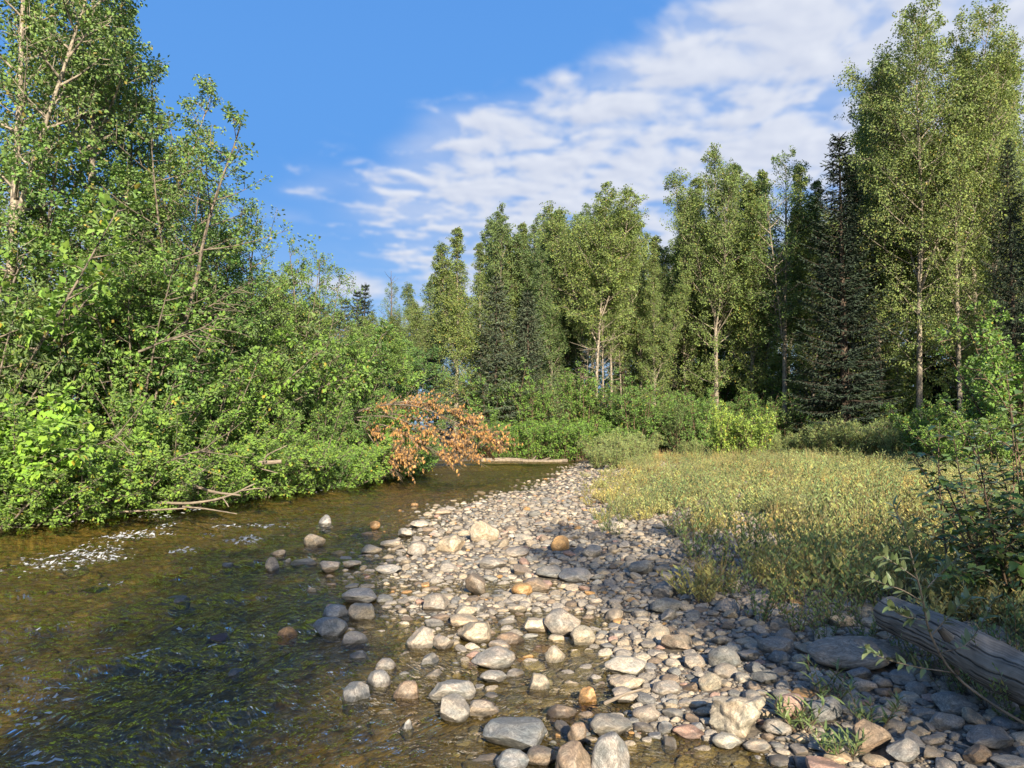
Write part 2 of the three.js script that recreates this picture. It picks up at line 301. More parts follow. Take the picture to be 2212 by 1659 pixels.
function poplar(o) { // tall broadleaf: straight trunk, ascending branches, leaves in loose sprays
  o = { bare: 0.3, R: 3, prim: 46, twigs: 14, per: 32, leaf: 0.11, aspect: 0.72, spread: 0.32, hang: 0.35, loose: 0.9, color: [0.125, 0.178, 0.055], vary: 0.3, yellow: 0.03, leaders: 1, rise: 0.55, shape: 0.42, gap: 0.12, wob: 0.02, ...o };
  const r = rng(o.seed), T = mk(), L = mk(), H = o.H, R0 = o.rad ?? 0.04 + H * 0.0085;
  const stems = [];
  const main = bendLine(r, V(0, -0.3, 0), V(o.lean ?? 0, 1, 0), H * 0.97 + 0.3, 14, 0.03, o.wob); stems.push([main, o.bare, 1]);
  tube(T, main, taper(R0, 0.015, 15, 0.85), 9, null, 0.1);
  for (let k = 1; k < o.leaders; k++) {
    const t0 = 0.34 + 0.25 * r(), s = alongPts(main, t0), a = k * 2.4 + r(), side = bendLine(r, s, V(Math.cos(a) * 0.45, 1, Math.sin(a) * 0.45), H * (1 - t0) * (0.72 + 0.3 * r()), 9, 0.08, 0.04);
    tube(T, side, taper(R0 * 0.38, 0.012, 10), 6, null, 0.1); stems.push([side, 0.12, 0.75]);
  }
  for (const [st, b0, share] of stems) {
    const np = Math.round(o.prim * share * (o.leaders > 1 ? 0.75 : 1));
    for (let k = 0; k < np; k++) {
      const t = b0 + (1 - b0) * (k + r() * 0.8) / np, s = alongPts(st, Math.min(0.995, t)), hh = clamp((s.y / H - o.bare) / (1 - o.bare), 0, 1);
      if (r() < o.gap) continue;
      const prof = hh < o.shape ? lerp(0.55, 1, hh / o.shape) : lerp(1, 0.13, ((hh - o.shape) / (1 - o.shape)) ** 1.15), len = o.R * prof * (0.6 + 0.55 * r()) * (share < 1 ? 0.72 : 1);
      const az = k * 2.39996 + r() * 0.9, el = lerp(o.rise * 0.55, o.rise * 1.6, hh) + (r() - 0.5) * 0.35;
      const br = bendLine(r, s, V(Math.cos(az) * Math.cos(el), Math.sin(el), Math.sin(az) * Math.cos(el)), len, 5, 0.07, 0.07);
      tube(T, br, taper(Math.max(0.012, R0 * 0.28 * prof), 0.006, 6), 4);
      const ot = { ...o, spread: o.spread * (0.35 + 0.65 * prof) }, nt = Math.max(3, Math.round(o.twigs * (0.5 + 0.7 * len / o.R)));
      for (let q = 0; q < nt; q++) {
        const tt = 0.2 + 0.8 * Math.pow((q + r()) / nt, 0.8), a = alongPts(br, Math.min(0.99, tt)), bd = br[5].clone().sub(br[0]).normalize(), td = perp(bd, r).multiplyScalar(0.9).addScaledVector(bd, 0.6).add(V(0, 0.12 + 0.7 * hh * hh, 0)).normalize();
        const tl = (0.4 + 0.75 * r()) * (0.5 + 0.5 * prof) * o.R / 3, e = a.clone().addScaledVector(td, tl);
        if (q % 2 === 0) tube(T, [a, a.clone().lerp(e, 0.5), e], [0.008, 0.006, 0.004], 3);
        twigLeaves(L, r, a, e, Math.round(o.per * (0.6 + 0.8 * r())), ot);
      }
    }
  }
  for (const [at, n] of o.dead ?? []) for (let k = 0; k < n; k++) { // bare lower branches
    const s = alongPts(main, at + 0.12 * r()), a = r() * 6.28, br = bendLine(r, s, V(Math.cos(a), -0.05 + 0.5 * r(), Math.sin(a)), 1 + 1.6 * r(), 6, 0.05, 0.16); tube(T, br, taper(0.035, 0.008, 7), 4);
    for (let q = 0; q < 3; q++) { const c = alongPts(br, 0.3 + 0.6 * r()), tw = bendLine(r, c, br[6].clone().sub(br[0]).normalize().add(rdir(r).multiplyScalar(0.8)), 0.4 + 0.6 * r(), 3, 0.06, 0.15); tube(T, tw, taper(0.016, 0.005, 4), 3); }
  }
  return { wood: toGeo(T), crown: toGeo(L) };
}
function bush(o) { // many stems from one base, leafy from top to ground
  o = { stems: 9, sides: 9, per: 30, leaf: 0.07, aspect: 0.7, spread: 0.13, hang: 0.1, loose: 0.6, color: [0.09, 0.17, 0.03], vary: 0.25, yellow: 0.03, arch: -0.05, twig: 0.45, low: 0.12, open: 0.75, ...o };
  const r = rng(o.seed), T = mk(), L = mk();
  for (let k = 0; k < o.stems; k++) {
    const a = k / o.stems * 6.283 + r() * 0.9, out = (k === 0 ? 0.1 : 0.35 + 0.65 * r()) * o.open * o.W / o.H, len = o.H * (0.72 + 0.32 * r()) * (1 + out * 0.25), st = bendLine(r, V(Math.cos(a) * 0.12, -0.15, Math.sin(a) * 0.12), V(Math.cos(a) * out, 1, Math.sin(a) * out), len, 7, o.arch, 0.07);
    tube(T, st, taper(0.012 + o.H * 0.0075, 0.006, 8), 5);
    const ns = Math.round(o.sides * (0.7 + 0.6 * r()));
    for (let q = 0; q < ns; q++) {
      const t = o.low + (1 - o.low) * (q + r()) / ns, s = alongPts(st, Math.min(0.99, t)), az = r() * 6.283, bl = o.twig * o.H * 0.36 * (1.15 - 0.6 * t) * (0.6 + 0.7 * r());
      const br = bendLine(r, s, V(Math.cos(az), 0.45 * r() + 0.05, Math.sin(az)), bl, 4, 0.02, 0.1); tube(T, br, taper(0.009 + 0.002 * o.H, 0.004, 5), 3);
      const nt = Math.max(2, Math.round(bl / 0.2));
      for (let w = 0; w < nt; w++) { const c = alongPts(br, 0.2 + 0.8 * (w + r() * 0.9) / nt * 0.98), e = c.clone().add(rdir(r).add(V(0, 0.3, 0)).multiplyScalar(0.16 + 0.16 * r())); twigLeaves(L, r, c, e, Math.round(o.per * (0.6 + 0.8 * r())), o); }
    }
  }
  return { wood: toGeo(T), crown: toGeo(L) };
}
function spruce(o) {
  o = { color: [0.024, 0.042, 0.021], R: 2.6, whorl: 0.36, per: 7, bare: 0.05, ...o };
  const r = rng(o.seed), T = mk(), L = mk(), H = o.H;
  tube(T, [V(0, -0.3, 0), V(0.03, H * 0.5, 0), V(0, H, 0)], [0.05 + H * 0.011, 0.03 + H * 0.005, 0.012], 8);
  for (let h = H * o.bare; h < H - 0.15; h += o.whorl * (0.7 + 0.6 * r())) {
    const f = h / H, len0 = o.R * Math.pow(1 - f, 0.78) * (0.55 + 0.45 * sst(0, 0.18, f)) + 0.12, n = Math.round(o.per * (0.6 + 0.6 * r()));
    for (let k = 0; k < n; k++) {
      const az = k / n * 6.283 + r() * 1.2, len = len0 * (0.55 + 0.6 * r()), down = lerp(-0.42, 0.45, f) + (r() - 0.5) * 0.25, out = V(Math.cos(az), 0, Math.sin(az)), side = V(-out.z, 0, out.x);
      const pts = []; for (let q = 0; q <= 4; q++) { const t = q / 4; pts.push(V(0, h, 0).addScaledVector(out, len * t).add(V(0, len * (down * t + 0.28 * t * t * (f < 0.7 ? 1 : 0.4)), 0))); }
      tube(T, pts, taper(0.012 + len * 0.008, 0.004, 5), 3);
      const nt = Math.max(4, Math.round(len / 0.13));
      for (let q = 0; q < nt; q++) {
        const t = 0.14 + 0.86 * (q + r() * 0.7) / nt, p = alongPts(pts, Math.min(0.99, t)), sgn = q % 2 ? 1 : -1, tl = (0.16 + 0.34 * (1 - t) * Math.min(1.3, len)) * (0.7 + 0.6 * r());
        const d = side.clone().multiplyScalar(sgn).addScaledVector(out, 0.75).add(V(0, -0.25 - 0.3 * r(), 0)).normalize();
        for (let w = 0; w < 3; w++) { const c = tint(r, o.color, 0.3, 0.0), nn = rdir(r).multiplyScalar(0.9).add(V(0, 1, 0)); const dd = d.clone().add(rdir(r).multiplyScalar(0.32)).normalize(); nn.addScaledVector(dd, -nn.dot(dd)).normalize(); leaf(L, p.clone().addScaledVector(d, tl * 0.25 * w), dd, nn, tl * 0.8, 0.055 + 0.03 * r(), c, 0.3); }
        if (r() < 0.5) { const c = tint(r, o.color, 0.3, 0), dd = V(out.x * 0.2, -1, out.z * 0.2).add(rdir(r).multiplyScalar(0.25)).normalize(), nn = perp(dd, r); leaf(L, p, dd, nn, tl * 0.7, 0.06, c, 0.3); }
      }
      { const c = tint(r, o.color, 0.25, 0), e = pts[4], dd = pts[4].clone().sub(pts[3]).normalize(); for (let w = 0; w < 3; w++) leaf(L, e.clone().addScaledVector(dd, -0.1 * w), dd, perp(dd, r), 0.2, 0.06, c, 0.3); }
    }
  }
  return { wood: toGeo(T), crown: toGeo(L) };
}
function place(name, label, category, group, proto, woodMat, leafMaterial, x, z, s = 1, turn = 0, sy = s, woodName = 'trunk', leafName = 'crown', lean = null) {
  const t = thing(name, label, category, group); part(woodName, proto.wood, woodMat, t); part(leafName, proto.crown, leafMaterial, t);
  t.position.set(x, groundY(x, z) - 0.05, z); t.scale.set(s, sy, s); t.rotation.y = turn; if (lean) { t.rotation.z = lean[0]; t.rotation.x = lean[1]; }
  return t;
}

// ------------------------------------------------------------------ the kinds in this place
const P = {
  tallA: poplar({ seed: 11, H: 20, R: 3.6, leaders: 4, prim: 74, bare: 0.2, rise: 0.7, gap: 0.14 }),
  tallB: poplar({ seed: 12, H: 20, R: 3.1, leaders: 3, prim: 78, rise: 0.7, gap: 0.14, bare: 0.16, color: [0.11, 0.165, 0.058] }),
  slim: poplar({ seed: 13, H: 20, R: 2.5, leaders: 2, prim: 92, bare: 0.08, shape: 0.3, gap: 0.08, rise: 0.75, color: [0.125, 0.178, 0.055], yellow: 0.05 }),
  airy: poplar({ seed: 14, H: 20, R: 3.4, leaders: 3, prim: 50, twigs: 9, per: 24, bare: 0.34, gap: 0.2, color: [0.105, 0.165, 0.05] }),
  highCrown: poplar({ seed: 15, H: 20, R: 3.4, rad: 0.14, leaders: 4, prim: 62, bare: 0.36, gap: 0.14, rise: 0.65, dead: [[0.06, 4], [0.2, 6], [0.32, 6]] }),
  giant: poplar({ seed: 16, H: 24, R: 5.0, leaders: 5, prim: 76, twigs: 15, per: 36, bare: 0.2, leaf: 0.108, color: [0.14, 0.19, 0.06], gap: 0.14, rad: 0.2, spread: 0.32, hang: 0.5 }),
  giantB: poplar({ seed: 17, H: 24, R: 4.4, leaders: 4, prim: 76, twigs: 14, per: 36, bare: 0.16, leaf: 0.108, color: [0.135, 0.185, 0.058], gap: 0.14, rad: 0.19, spread: 0.32, hang: 0.5 }),
  nearA: poplar({ seed: 21, H: 14, R: 2.5, leaders: 3, prim: 64, twigs: 14, per: 22, bare: 0.1, leaf: 0.085, aspect: 0.75, hang: 0.55, spread: 0.2, color: [0.105, 0.175, 0.05], rise: 0.45, gap: 0.2 }),
  nearB: poplar({ seed: 22, H: 14, R: 2.2, leaders: 2, prim: 64, twigs: 13, per: 21, bare: 0.1, leaf: 0.085, aspect: 0.75, hang: 0.55, spread: 0.2, color: [0.11, 0.18, 0.05], rise: 0.5, gap: 0.22 }),
  alder: poplar({ seed: 23, H: 9, R: 2.3, leaders: 3, prim: 46, twigs: 12, per: 28, bare: 0.2, leaf: 0.075, aspect: 0.8, hang: 0.15, spread: 0.15, color: [0.09, 0.175, 0.032], rise: 0.35, gap: 0.15, wob: 0.06, rad: 0.085 }),
  alderB: poplar({ seed: 24, H: 8, R: 2.0, leaders: 3, prim: 40, twigs: 11, per: 26, bare: 0.16, leaf: 0.075, aspect: 0.8, hang: 0.15, spread: 0.15, color: [0.10, 0.18, 0.032], rise: 0.4, gap: 0.2, wob: 0.07, rad: 0.075 }),
  alderOpen: poplar({ seed: 25, H: 9, R: 2.2, leaders: 2, prim: 34, twigs: 9, per: 22, bare: 0.25, leaf: 0.075, aspect: 0.8, hang: 0.25, spread: 0.16, color: [0.10, 0.17, 0.04], rise: 0.3, gap: 0.25, wob: 0.07, rad: 0.085 }),
  spruceA: spruce({ seed: 31, H: 18, R: 3.0, per: 9, whorl: 0.3 }), spruceB: spruce({ seed: 32, H: 11, R: 2.3, color: [0.075, 0.10, 0.055], per: 9, whorl: 0.28 }), spruceC: spruce({ seed: 33, H: 13, R: 2.2, per: 9, whorl: 0.3 }),
  bushA: bush({ seed: 41, W: 3, H: 3.2, stems: 13, sides: 13, per: 22, leaf: 0.1, color: [0.115, 0.205, 0.035] }), bushB: bush({ seed: 42, W: 2.6, H: 2.6, stems: 11, sides: 11, per: 20, leaf: 0.095, color: [0.11, 0.205, 0.03] }),
  bushC: bush({ seed: 43, W: 3, H: 4.2, stems: 12, sides: 13, per: 20, leaf: 0.092, color: [0.10, 0.19, 0.036], open: 0.6 }),
  willow: bush({ seed: 44, W: 2.4, H: 2.0, stems: 16, sides: 9, per: 26, leaf: 0.10, aspect: 0.3, color: [0.20, 0.25, 0.105], spread: 0.1, arch: 0.02, open: 0.8 }),
  willowB: bush({ seed: 45, W: 2.2, H: 3.0, stems: 14, sides: 11, per: 26, leaf: 0.10, aspect: 0.36, color: [0.10, 0.16, 0.05], spread: 0.1, arch: 0.0, open: 0.6 }),
  bright: bush({ seed: 47, W: 2.4, H: 2.4, stems: 14, sides: 11, per: 20, leaf: 0.095, color: [0.20, 0.285, 0.055], arch: 0.0, open: 0.7 }),
  broad: bush({ seed: 46, W: 2.4, H: 2.0, stems: 12, sides: 12, per: 18, leaf: 0.12, aspect: 0.72, color: [0.15, 0.27, 0.025], spread: 0.14, hang: 0.35, loose: 0.4, yellow: 0.01 }),
};
const GH = (px, py, d) => { const p = atDepth(px, py, d); return p.y - groundY(p.x, -d); };   // height of a thing whose top shows at that pixel
const rr = rng(77), vr = rng(78), vary = () => { const q = vr(); return q < 0.42 ? M.leaf : q < 0.72 ? M.leafWarm : q < 0.87 ? M.leafDeep : M.leafPale; };
function tree(kind, px, pyTop, d, o = {}) {
  const K = { tallA: 20, tallB: 20, slim: 20, airy: 20, highCrown: 20, giant: 24, giantB: 24, nearA: 14, nearB: 14, alder: 9, alderB: 8, alderOpen: 9, spruceA: 18, spruceB: 11, spruceC: 13 }[kind], x = o.x ?? xAt(px, d), H = o.H ?? GH(px, pyTop, d), sy = H / K, sp = kind.startsWith('spruce'), al = kind.startsWith('alder');
  const name = sp ? 'spruce_tree' : al ? 'alder_tree' : 'poplar_tree';
  return place(name, o.label, 'tree', o.group, P[kind], sp ? M.spruceBark : al ? M.alderBark : M.poplarBark, sp ? M.needle : o.m ? M[o.m] : vary(), x, -d, sy * (o.w ?? 1), o.turn ?? rr() * 6.28, sy, 'trunk', 'crown', o.lean);
}
// forest across the gravel bar and the far bank
const along = (d) => d < 15.2 ? 'beside the bright broad leaved bushes' : d < 17.6 ? 'above the bare forked driftwood' : d < 20.5 ? 'around the snapped pale trunk' : d < 24 ? 'between snapped trunk and brown leafed branch' : 'around the brown leafed branch';
const FG = 'poplars of the forest behind the gravel bar', FL = 'tall leafy poplar in the forest behind the gravel bar';
tree('slim', 985, 488, 45, { w: 1.25, label: 'dense yellowish green poplar leafy down to its base beside two grey spruces', turn: 0.4 });
tree('tallB', 1085, 440, 52, { label: 'pale trunked poplar rising right behind the two grey green spruces', w: 1.05, turn: 1 });
tree('spruceB', 1072, 590, 44.5, { label: 'grey green spruce with the taller tip on the far river bank', w: 1.15 });
tree('spruceB', 1140, 625, 45.5, { label: 'grey green spruce with the lower tip on the far river bank', w: 1.05 });
tree('tallB', 1165, 470, 60, { label: FL, group: FG });
tree('highCrown', 1285, 402, 46.5, { label: 'poplar with a bare pale trunk and dead lower branches on far bank', turn: 2.1, w: 1.2 });
tree('highCrown', 1322, 425, 49, { label: 'bare trunked poplar just behind the one with dead lower branches', turn: 4.4, w: 0.95 });
for (const [px, py, d] of [[1266, 470, 48], [1305, 450, 47.5], [1232, 480, 52], [1345, 490, 50]]) tree('highCrown', px, py, d, { w: 0.7, label: 'thin bare trunked poplar among the dead branched poplars', group: 'thin bare trunked poplars' });
tree('highCrown', 1250, 440, 50, { label: 'bare trunked poplar leaning over the grey green spruces', turn: 3.1, w: 0.9 });
for (const [k, px, py, d, w] of [['slim', 1040, 520, 50, 1.1], ['slim', 1128, 478, 53, 1.1], ['tallB', 1165, 470, 57, 1], ['slim', 1208, 450, 51, 1.15], ['slim', 1350, 465, 52, 1.1], ['tallB', 1390, 470, 50, 0.85], ['slim', 1425, 505, 54, 1.15], ['slim', 1480, 428, 51, 1.15], ['slim', 1510, 380, 54, 1.1], ['slim', 1590, 350, 52, 1.15], ['slim', 1625, 390, 48, 1.05], ['slim', 1655, 362, 55, 1.1], ['slim', 1740, 350, 51, 1.1], ['slim', 1775, 385, 47, 1], ['slim', 1190, 500, 48.5, 1.05], ['slim', 1412, 530, 47.5, 1.0], ['slim', 1757, 430, 45, 0.9], ['slim', 1850, 330, 46, 1.0], ['tallA', 1210, 520, 64, 1], ['tallA', 1345, 500, 66, 1], ['tallB', 1600, 480, 60, 1], ['tallA', 1650, 500, 64, 1], ['tallA', 1520, 470, 66, 1], ['tallA', 1460, 540, 66, 1.1], ['tallA', 1700, 500, 70, 1.1], ['tallA', 1860, 420, 66, 1.1], ['slim', 1880, 235, 46, 1.1], ['slim', 1940, 120, 44, 1.0], ['tallA', 2080, 300, 62, 1.1], ['slim', 2120, 95, 44, 1.1], ['slim', 2205, 100, 44, 1.1]])
  { const by = px < 1250 ? 'behind the grey green spruces' : px < 1460 ? 'behind the bare trunked poplars' : px < 1680 ? 'behind the broad crowned poplar' : px < 1840 ? 'between the airy poplar and dark spruce' : 'behind the giant poplars'; tree(k, px, py, d, { w, label: `${k === 'slim' ? 'narrow' : 'tall leafy'} poplar standing ${by}`, group: `forest poplars ${by}` }); }
tree('tallA', 1548, 332, 48, { label: 'broad crowned poplar with forked pale limbs beside the airy poplar', turn: 1.7, w: 0.95 });
tree('airy', 1695, 328, 46, { label: 'airy poplar with sky showing through its crown beside the dark spruce', turn: 0.9, w: 1 });
tree('spruceA', 1828, 285, 40, { label: 'tall dark spruce standing beside the giant poplars', w: 1.2 });
tree('giant', 1985, 45, 39, { label: 'giant poplar with several crown tops right beside dark spruce', turn: 0.6, w: 0.95 });
tree('giantB', 2075, 58, 38, { label: 'giant poplar between the many topped poplar and the edge spruce', turn: 2.0, w: 0.85 });
tree('giantB', 2165, 120, 40, { label: 'tall poplar standing behind the edge spruce', turn: 3.6, w: 0.8 });
tree('slim', 1905, 190, 43, { label: 'narrow poplar squeezed between the dark spruce and giant poplar', turn: 3.6, w: 1.1 });
tree('spruceA', 2198, 290, 36, { label: 'dark spruce at the edge of the giant poplars', w: 0.8 });
for (const [px, py, d, w] of [[1455, 640, 52, 1.1], [1640, 720, 50, 1.2], [1225, 660, 56, 1], [1380, 690, 58, 1.1], [1540, 700, 58, 1.2], [940, 690, 50, 1.1], [2000, 560, 48, 1.2], [1745, 660, 46, 1.1], [1905, 640, 45, 1.2], [2090, 600, 46, 1.2]])
  tree('spruceC', px, py, d, { w, label: 'dark young spruce in the shade under the poplars', group: 'young spruces under the poplars' });
for (let k = 0; k < 16; k++) { const px = 1020 + k * 78 + rr() * 40, d = 80 + rr() * 14; tree(['tallA', 'tallB', 'slim'][k % 3], px, 560 - (px > 1700 ? 120 : 0) + rr() * 60, d, { w: 1.5, label: 'poplar deep inside the forest seen between nearer trunks', group: 'poplars deep inside the forest' }); }
for (let k = 0; k < 22; k++) { const px = 960 + k * 60 + rr() * 40, d = 54 + rr() * 22; tree('spruceC', px, 740 + rr() * 80, d, { w: 1.9, label: 'low dark spruce deep in the shade of the forest', group: 'low spruces deep in the forest' }); }
for (let k = 0; k < 22; k++) { const px = 1000 + k * 60 + rr() * 40, d = 52 + rr() * 20; place('shrub', 'dark undergrowth shrub between the forest trunks', 'shrub', 'undergrowth between the forest trunks', P.bushC, M.twig, M.leaf, xAt(px, d), -d, 1.5 + rr() * 0.5, rr() * 6.28, undefined, 'stem', 'foliage'); }
// low woods beyond the river bend
for (const [k, px, py, d, w] of [['spruceC', 785, 608, 62, 1], ['spruceC', 768, 622, 66, 1], ['spruceC', 742, 640, 68, 1]]) tree(k, px, py, d, { w, label: 'dark pointed spruce far off beyond the river bend', group: 'far spruces beyond the bend' });
for (const [k, px, py, d, w] of [['airy', 848, 610, 60, 0.9], ['tallA', 905, 655, 62, 1.4], ['tallA', 870, 680, 56, 1.5], ['tallA', 800, 680, 58, 1.4], ['tallA', 720, 670, 60, 1.4], ['tallA', 660, 640, 58, 1.3], ['tallA', 600, 620, 56, 1.3], ['tallA', 545, 600, 54, 1.3], ['tallB', 940, 600, 66, 1.2]])
  tree(k, px, py, d, { w, label: 'low rounded poplar far off beyond the river bend', group: 'low poplars beyond the bend' });
{ // dead treetop
  const t = thing('dead_tree', 'bare dead treetop sticking up beyond the river bend', 'dead tree'), r = rng(5), G = mk(), d = 58, x = xAt(848, d), H = GH(848, 575, d);
  const st = bendLine(r, V(0, -0.3, 0), V(0, 1, 0), H, 10, 0.02, 0.02); tube(G, st, taper(0.12, 0.012, 11), 5);
  for (let k = 0; k < 14; k++) { const s = alongPts(st, 0.6 + 0.38 * r()), a = r() * 6.28; tube(G, bendLine(r, s, V(Math.cos(a), 0.4, Math.sin(a)), 0.5 + 0.8 * r(), 4, 0.08, 0.1), taper(0.02, 0.006, 5), 3); }
  part('trunk', toGeo(G), M.twig, t); t.position.set(x, groundY(x, -d), -d);
}
// shrub belt in front of the forest
const BG = 'shrubs along the far bank and forest edge';
for (let k = 0; k < 26; k++) {
  const px = 1045 + k * 36 + (rr() - 0.5) * 24, d = 43 + rr() * 3 - (px > 1350 ? 1.5 : 0), kind = ['bushC', 'bushA', 'willowB', 'bushC'][Math.floor(rr() * 4)], h = (px < 1420 ? 3.4 : 2.7) + rr() * 1.2;
  place('shrub', px < 1420 ? 'tall green shrub on the far bank above the driftwood logs' : 'dark green shrub in shade at the forest edge', 'shrub', px < 1420 ? 'shrubs on the far bank' : 'shrubs at the forest edge', P[kind], M.twig, vary(), xAt(px, d), -d, h / { bushA: 3.2, bushC: 4.2, willowB: 3 }[kind], rr() * 6.28, undefined, 'stem', 'foliage');
}
for (let k = 0; k < 12; k++) { const px = 1440 + k * 66 + rr() * 30, d = 47 + rr() * 4; place('shrub', 'dark green shrub in shade at the forest edge', 'shrub', 'shrubs at the forest edge', P.bushC, M.twig, M.leaf, xAt(px, d), -d, 0.85 + rr() * 0.3, rr() * 6.28, undefined, 'stem', 'foliage'); }
for (let k = 0; k < 13; k++) { const px = 1040 + k * 24 + rr() * 20, d = 41.5 + rr() * 0.4; place('shrub', 'low green shrub hanging over the far bank waterline', 'shrub', 'low shrubs on the far waterline', P.bushB, M.twig, M.leaf, xAt(px, d), -d, 0.7 + rr() * 0.25, rr() * 6.28, undefined, 'stem', 'foliage'); }
place('shrub', 'bright sunlit green shrub with one tall shoot behind the willow patch', 'shrub', null, P.bright, M.twig, M.leaf, xAt(1620, 36), -36, 1.0, 1.2, 0.98, 'stem', 'foliage');
place('shrub', 'narrow upright leafy shoot beside the bright sunlit shrub', 'shrub', null, P.bright, M.twig, M.leaf, xAt(1560, 36.5), -36.5, 0.7, 0.2, 1.0, 'stem', 'foliage');
for (const [px, d, s] of [[1790, 35, 0.85], [1840, 34.5, 1.0], [1885, 35, 0.95], [1745, 36, 0.7], [1500, 37, 0.5], [1690, 37, 0.6], [1930, 33, 0.8]]) place('willow_shrub', 'pale silvery willow shrub behind the low willow patch', 'shrub', 'silvery willows behind the low patch', P.willow, M.twig, M.leaf, xAt(px, d), -d, s, rr() * 6, undefined, 'stem', 'foliage');
for (const [px, d, s] of [[1290, 33, 0.5], [1330, 31, 0.55], [1370, 34, 0.6], [1345, 36, 0.8], [1300, 38, 0.75], [1400, 38, 0.7]]) place('willow_shrub', 'low olive willow shrub at the end of the gravel bar', 'shrub', 'willows at the end of the gravel bar', P.willow, M.twig, M.leaf, xAt(px, d), -d, s, rr() * 6, undefined, 'stem', 'foliage');
place('shrub', 'sunlit yellow green alder shrub beneath the edge spruce', 'shrub', null, P.bushC, M.twig, M.leafWarm, xAt(2185, 27), -27, 1.35, 0.7, 1.35, 'stem', 'foliage');
place('shrub', 'sunlit yellow green alder sapling beside the sunlit alder shrub', 'shrub', null, P.bushC, M.twig, M.leafWarm, xAt(2240, 25), -25, 1.2, 2.7, 1.3, 'stem', 'foliage');
for (const [px, d, s] of [[2010, 30, 0.8], [2080, 28, 0.9], [1990, 33, 0.8], [2150, 24, 0.7], [2060, 24, 0.6]]) place('shrub', 'dark round shrub in shade below the giant poplars', 'shrub', 'dark shrubs below the giant poplars', P.bushA, M.twig, M.leaf, xAt(px, d), -d, s, rr() * 6, undefined, 'stem', 'foliage');

// left bank: trees
tree('nearA', 195, -240, 19.5, { label: 'tall poplar with a pale trunk showing through on the left bank', turn: 0.8, w: 1.0 });
tree('nearB', 2, -360, 17, { label: 'tall poplar with a pale trunk overhanging the broad leaved bush', turn: 2.2, w: 0.95 });
tree('nearB', 90, -160, 22, { label: 'tall poplar set back between the two pale trunked poplars', turn: 4, w: 1.1 });
tree('nearB', 300, 130, 23, { label: 'shorter poplar behind the leaning alder', turn: 1, w: 1.1 });
tree('nearB', 365, 330, 24, { label: 'low poplar filling in behind the leaning alder', turn: 5, w: 1.3 });
tree('nearB', 262, 110, 21, { label: 'leafy poplar stepping down beside the tall pale trunked poplar', turn: 2.5, w: 1.0 });
tree('nearB', 325, 230, 21.5, { label: 'leafy poplar between the tall poplars and leaning alder', turn: 3.3, w: 1.1 });
for (const [k, px, py, d, w] of [['alderOpen', 385, 320, 20.5, 0.9], ['alderOpen', 455, 380, 21, 0.9], ['alderOpen', 505, 440, 21.5, 0.9], ['alderOpen', 560, 530, 22.5, 1.1], ['alderOpen', 695, 545, 25, 0.9]]) tree(k, px, py, d, { w, label: 'upright leafy alder stepping down behind the leaning alder', group: 'upright alders behind the leaning alder', lean: [-0.04, 0] });
tree('alderOpen', 330, 215, 18, { label: 'alder leaning out over the river with ragged drooping top', turn: 0.2, w: 1.1, lean: [-0.14, 0] });
tree('alder', 420, 470, 19.5, { label: 'bushy alder beneath the leaning alder', turn: 2.2, w: 1.3, lean: [-0.1, 0] });
tree('alderOpen', 660, 505, 24.5, { label: 'slender alder with a thin crooked open top', turn: 2.9, w: 0.75, lean: [-0.06, 0] });
tree('alderB', 590, 560, 25, { label: 'slender alder next to the crooked open topped one', turn: 1.2, w: 1.0 });
for (const [k, px, py, d, w] of [['alderOpen', 120, 420, 17.5, 1.3], ['alder', 40, 300, 18.5, 1.3], ['alderOpen', 230, 440, 17.5, 1.25], ['alderB', 300, 520, 18, 1.3], ['alderOpen', 480, 560, 21, 1.3], ['alderB', 545, 610, 21.5, 1.3], ['alder', 640, 640, 26, 1.3], ['alderOpen', 720, 640, 28, 1.2], ['alderB', 790, 690, 30, 1.3], ['alder', 850, 720, 33, 1.4], ['alderB', 760, 720, 27, 1.3], ['alder', 900, 740, 36, 1.4], ['alderB', 380, 560, 19, 1.3], ['alderOpen', 160, 600, 16.5, 1.1], ['alderOpen', 20, 600, 15.5, 1.1]])
  tree(k, px, py, d, { w, label: `bushy green alder ${along(d - 2)}`, group: `alders ${along(d - 2)}`, lean: [-0.05 - 0.06 * rr(), 0.03] });
// left bank: shrubs stacked down to the water
for (let k = 0; k < 40; k++) {
  const d = 13.6 + 21.5 * (k + rr() * 0.9) / 40, back = (k % 3) * 1.0 + 0.25 + rr() * 0.5, x = shoreL(-d) - back, kind = ['bushA', 'bushC', 'bushB', 'bushC', 'willowB'][Math.floor(rr() * 5)], tall = (k % 3) * 0.75 + 1.3 + rr() * 1.3;
  place('shrub', `${k % 3 === 2 ? 'tall' : k % 3 ? 'dense' : 'low'} green shrub in the thicket ${along(d)}`, 'shrub', `${k % 3 === 2 ? 'tall' : k % 3 ? 'dense' : 'low'} shrubs ${along(d)}`, P[kind], M.alderBark, vary(), x, -d, tall / { bushA: 2.6, bushB: 2.3, bushC: 3.2, willowB: 2.6 }[kind], rr() * 6.28, undefined, 'stem', 'foliage', [-0.12, 0.04]);
}
for (let k = 0; k < 40; k++) {
  const d = 13.2 + 21 * (k + rr() * 0.6) / 40, x = shoreL(-d) + 0.1 + rr() * 0.2, s = 0.5 + rr() * 0.25;
  place('shrub', `shrub with leaves dipping in the river ${along(d)}`, 'shrub', `dipping shrubs ${along(d)}`, P[rr() < 0.5 ? 'bushB' : 'bushA'], M.alderBark, vr() < 0.6 ? M.leafWarm : vary(), x, -d, s, rr() * 6.28, s * 0.85, 'stem', 'foliage', [-0.25, 0.06]);
}
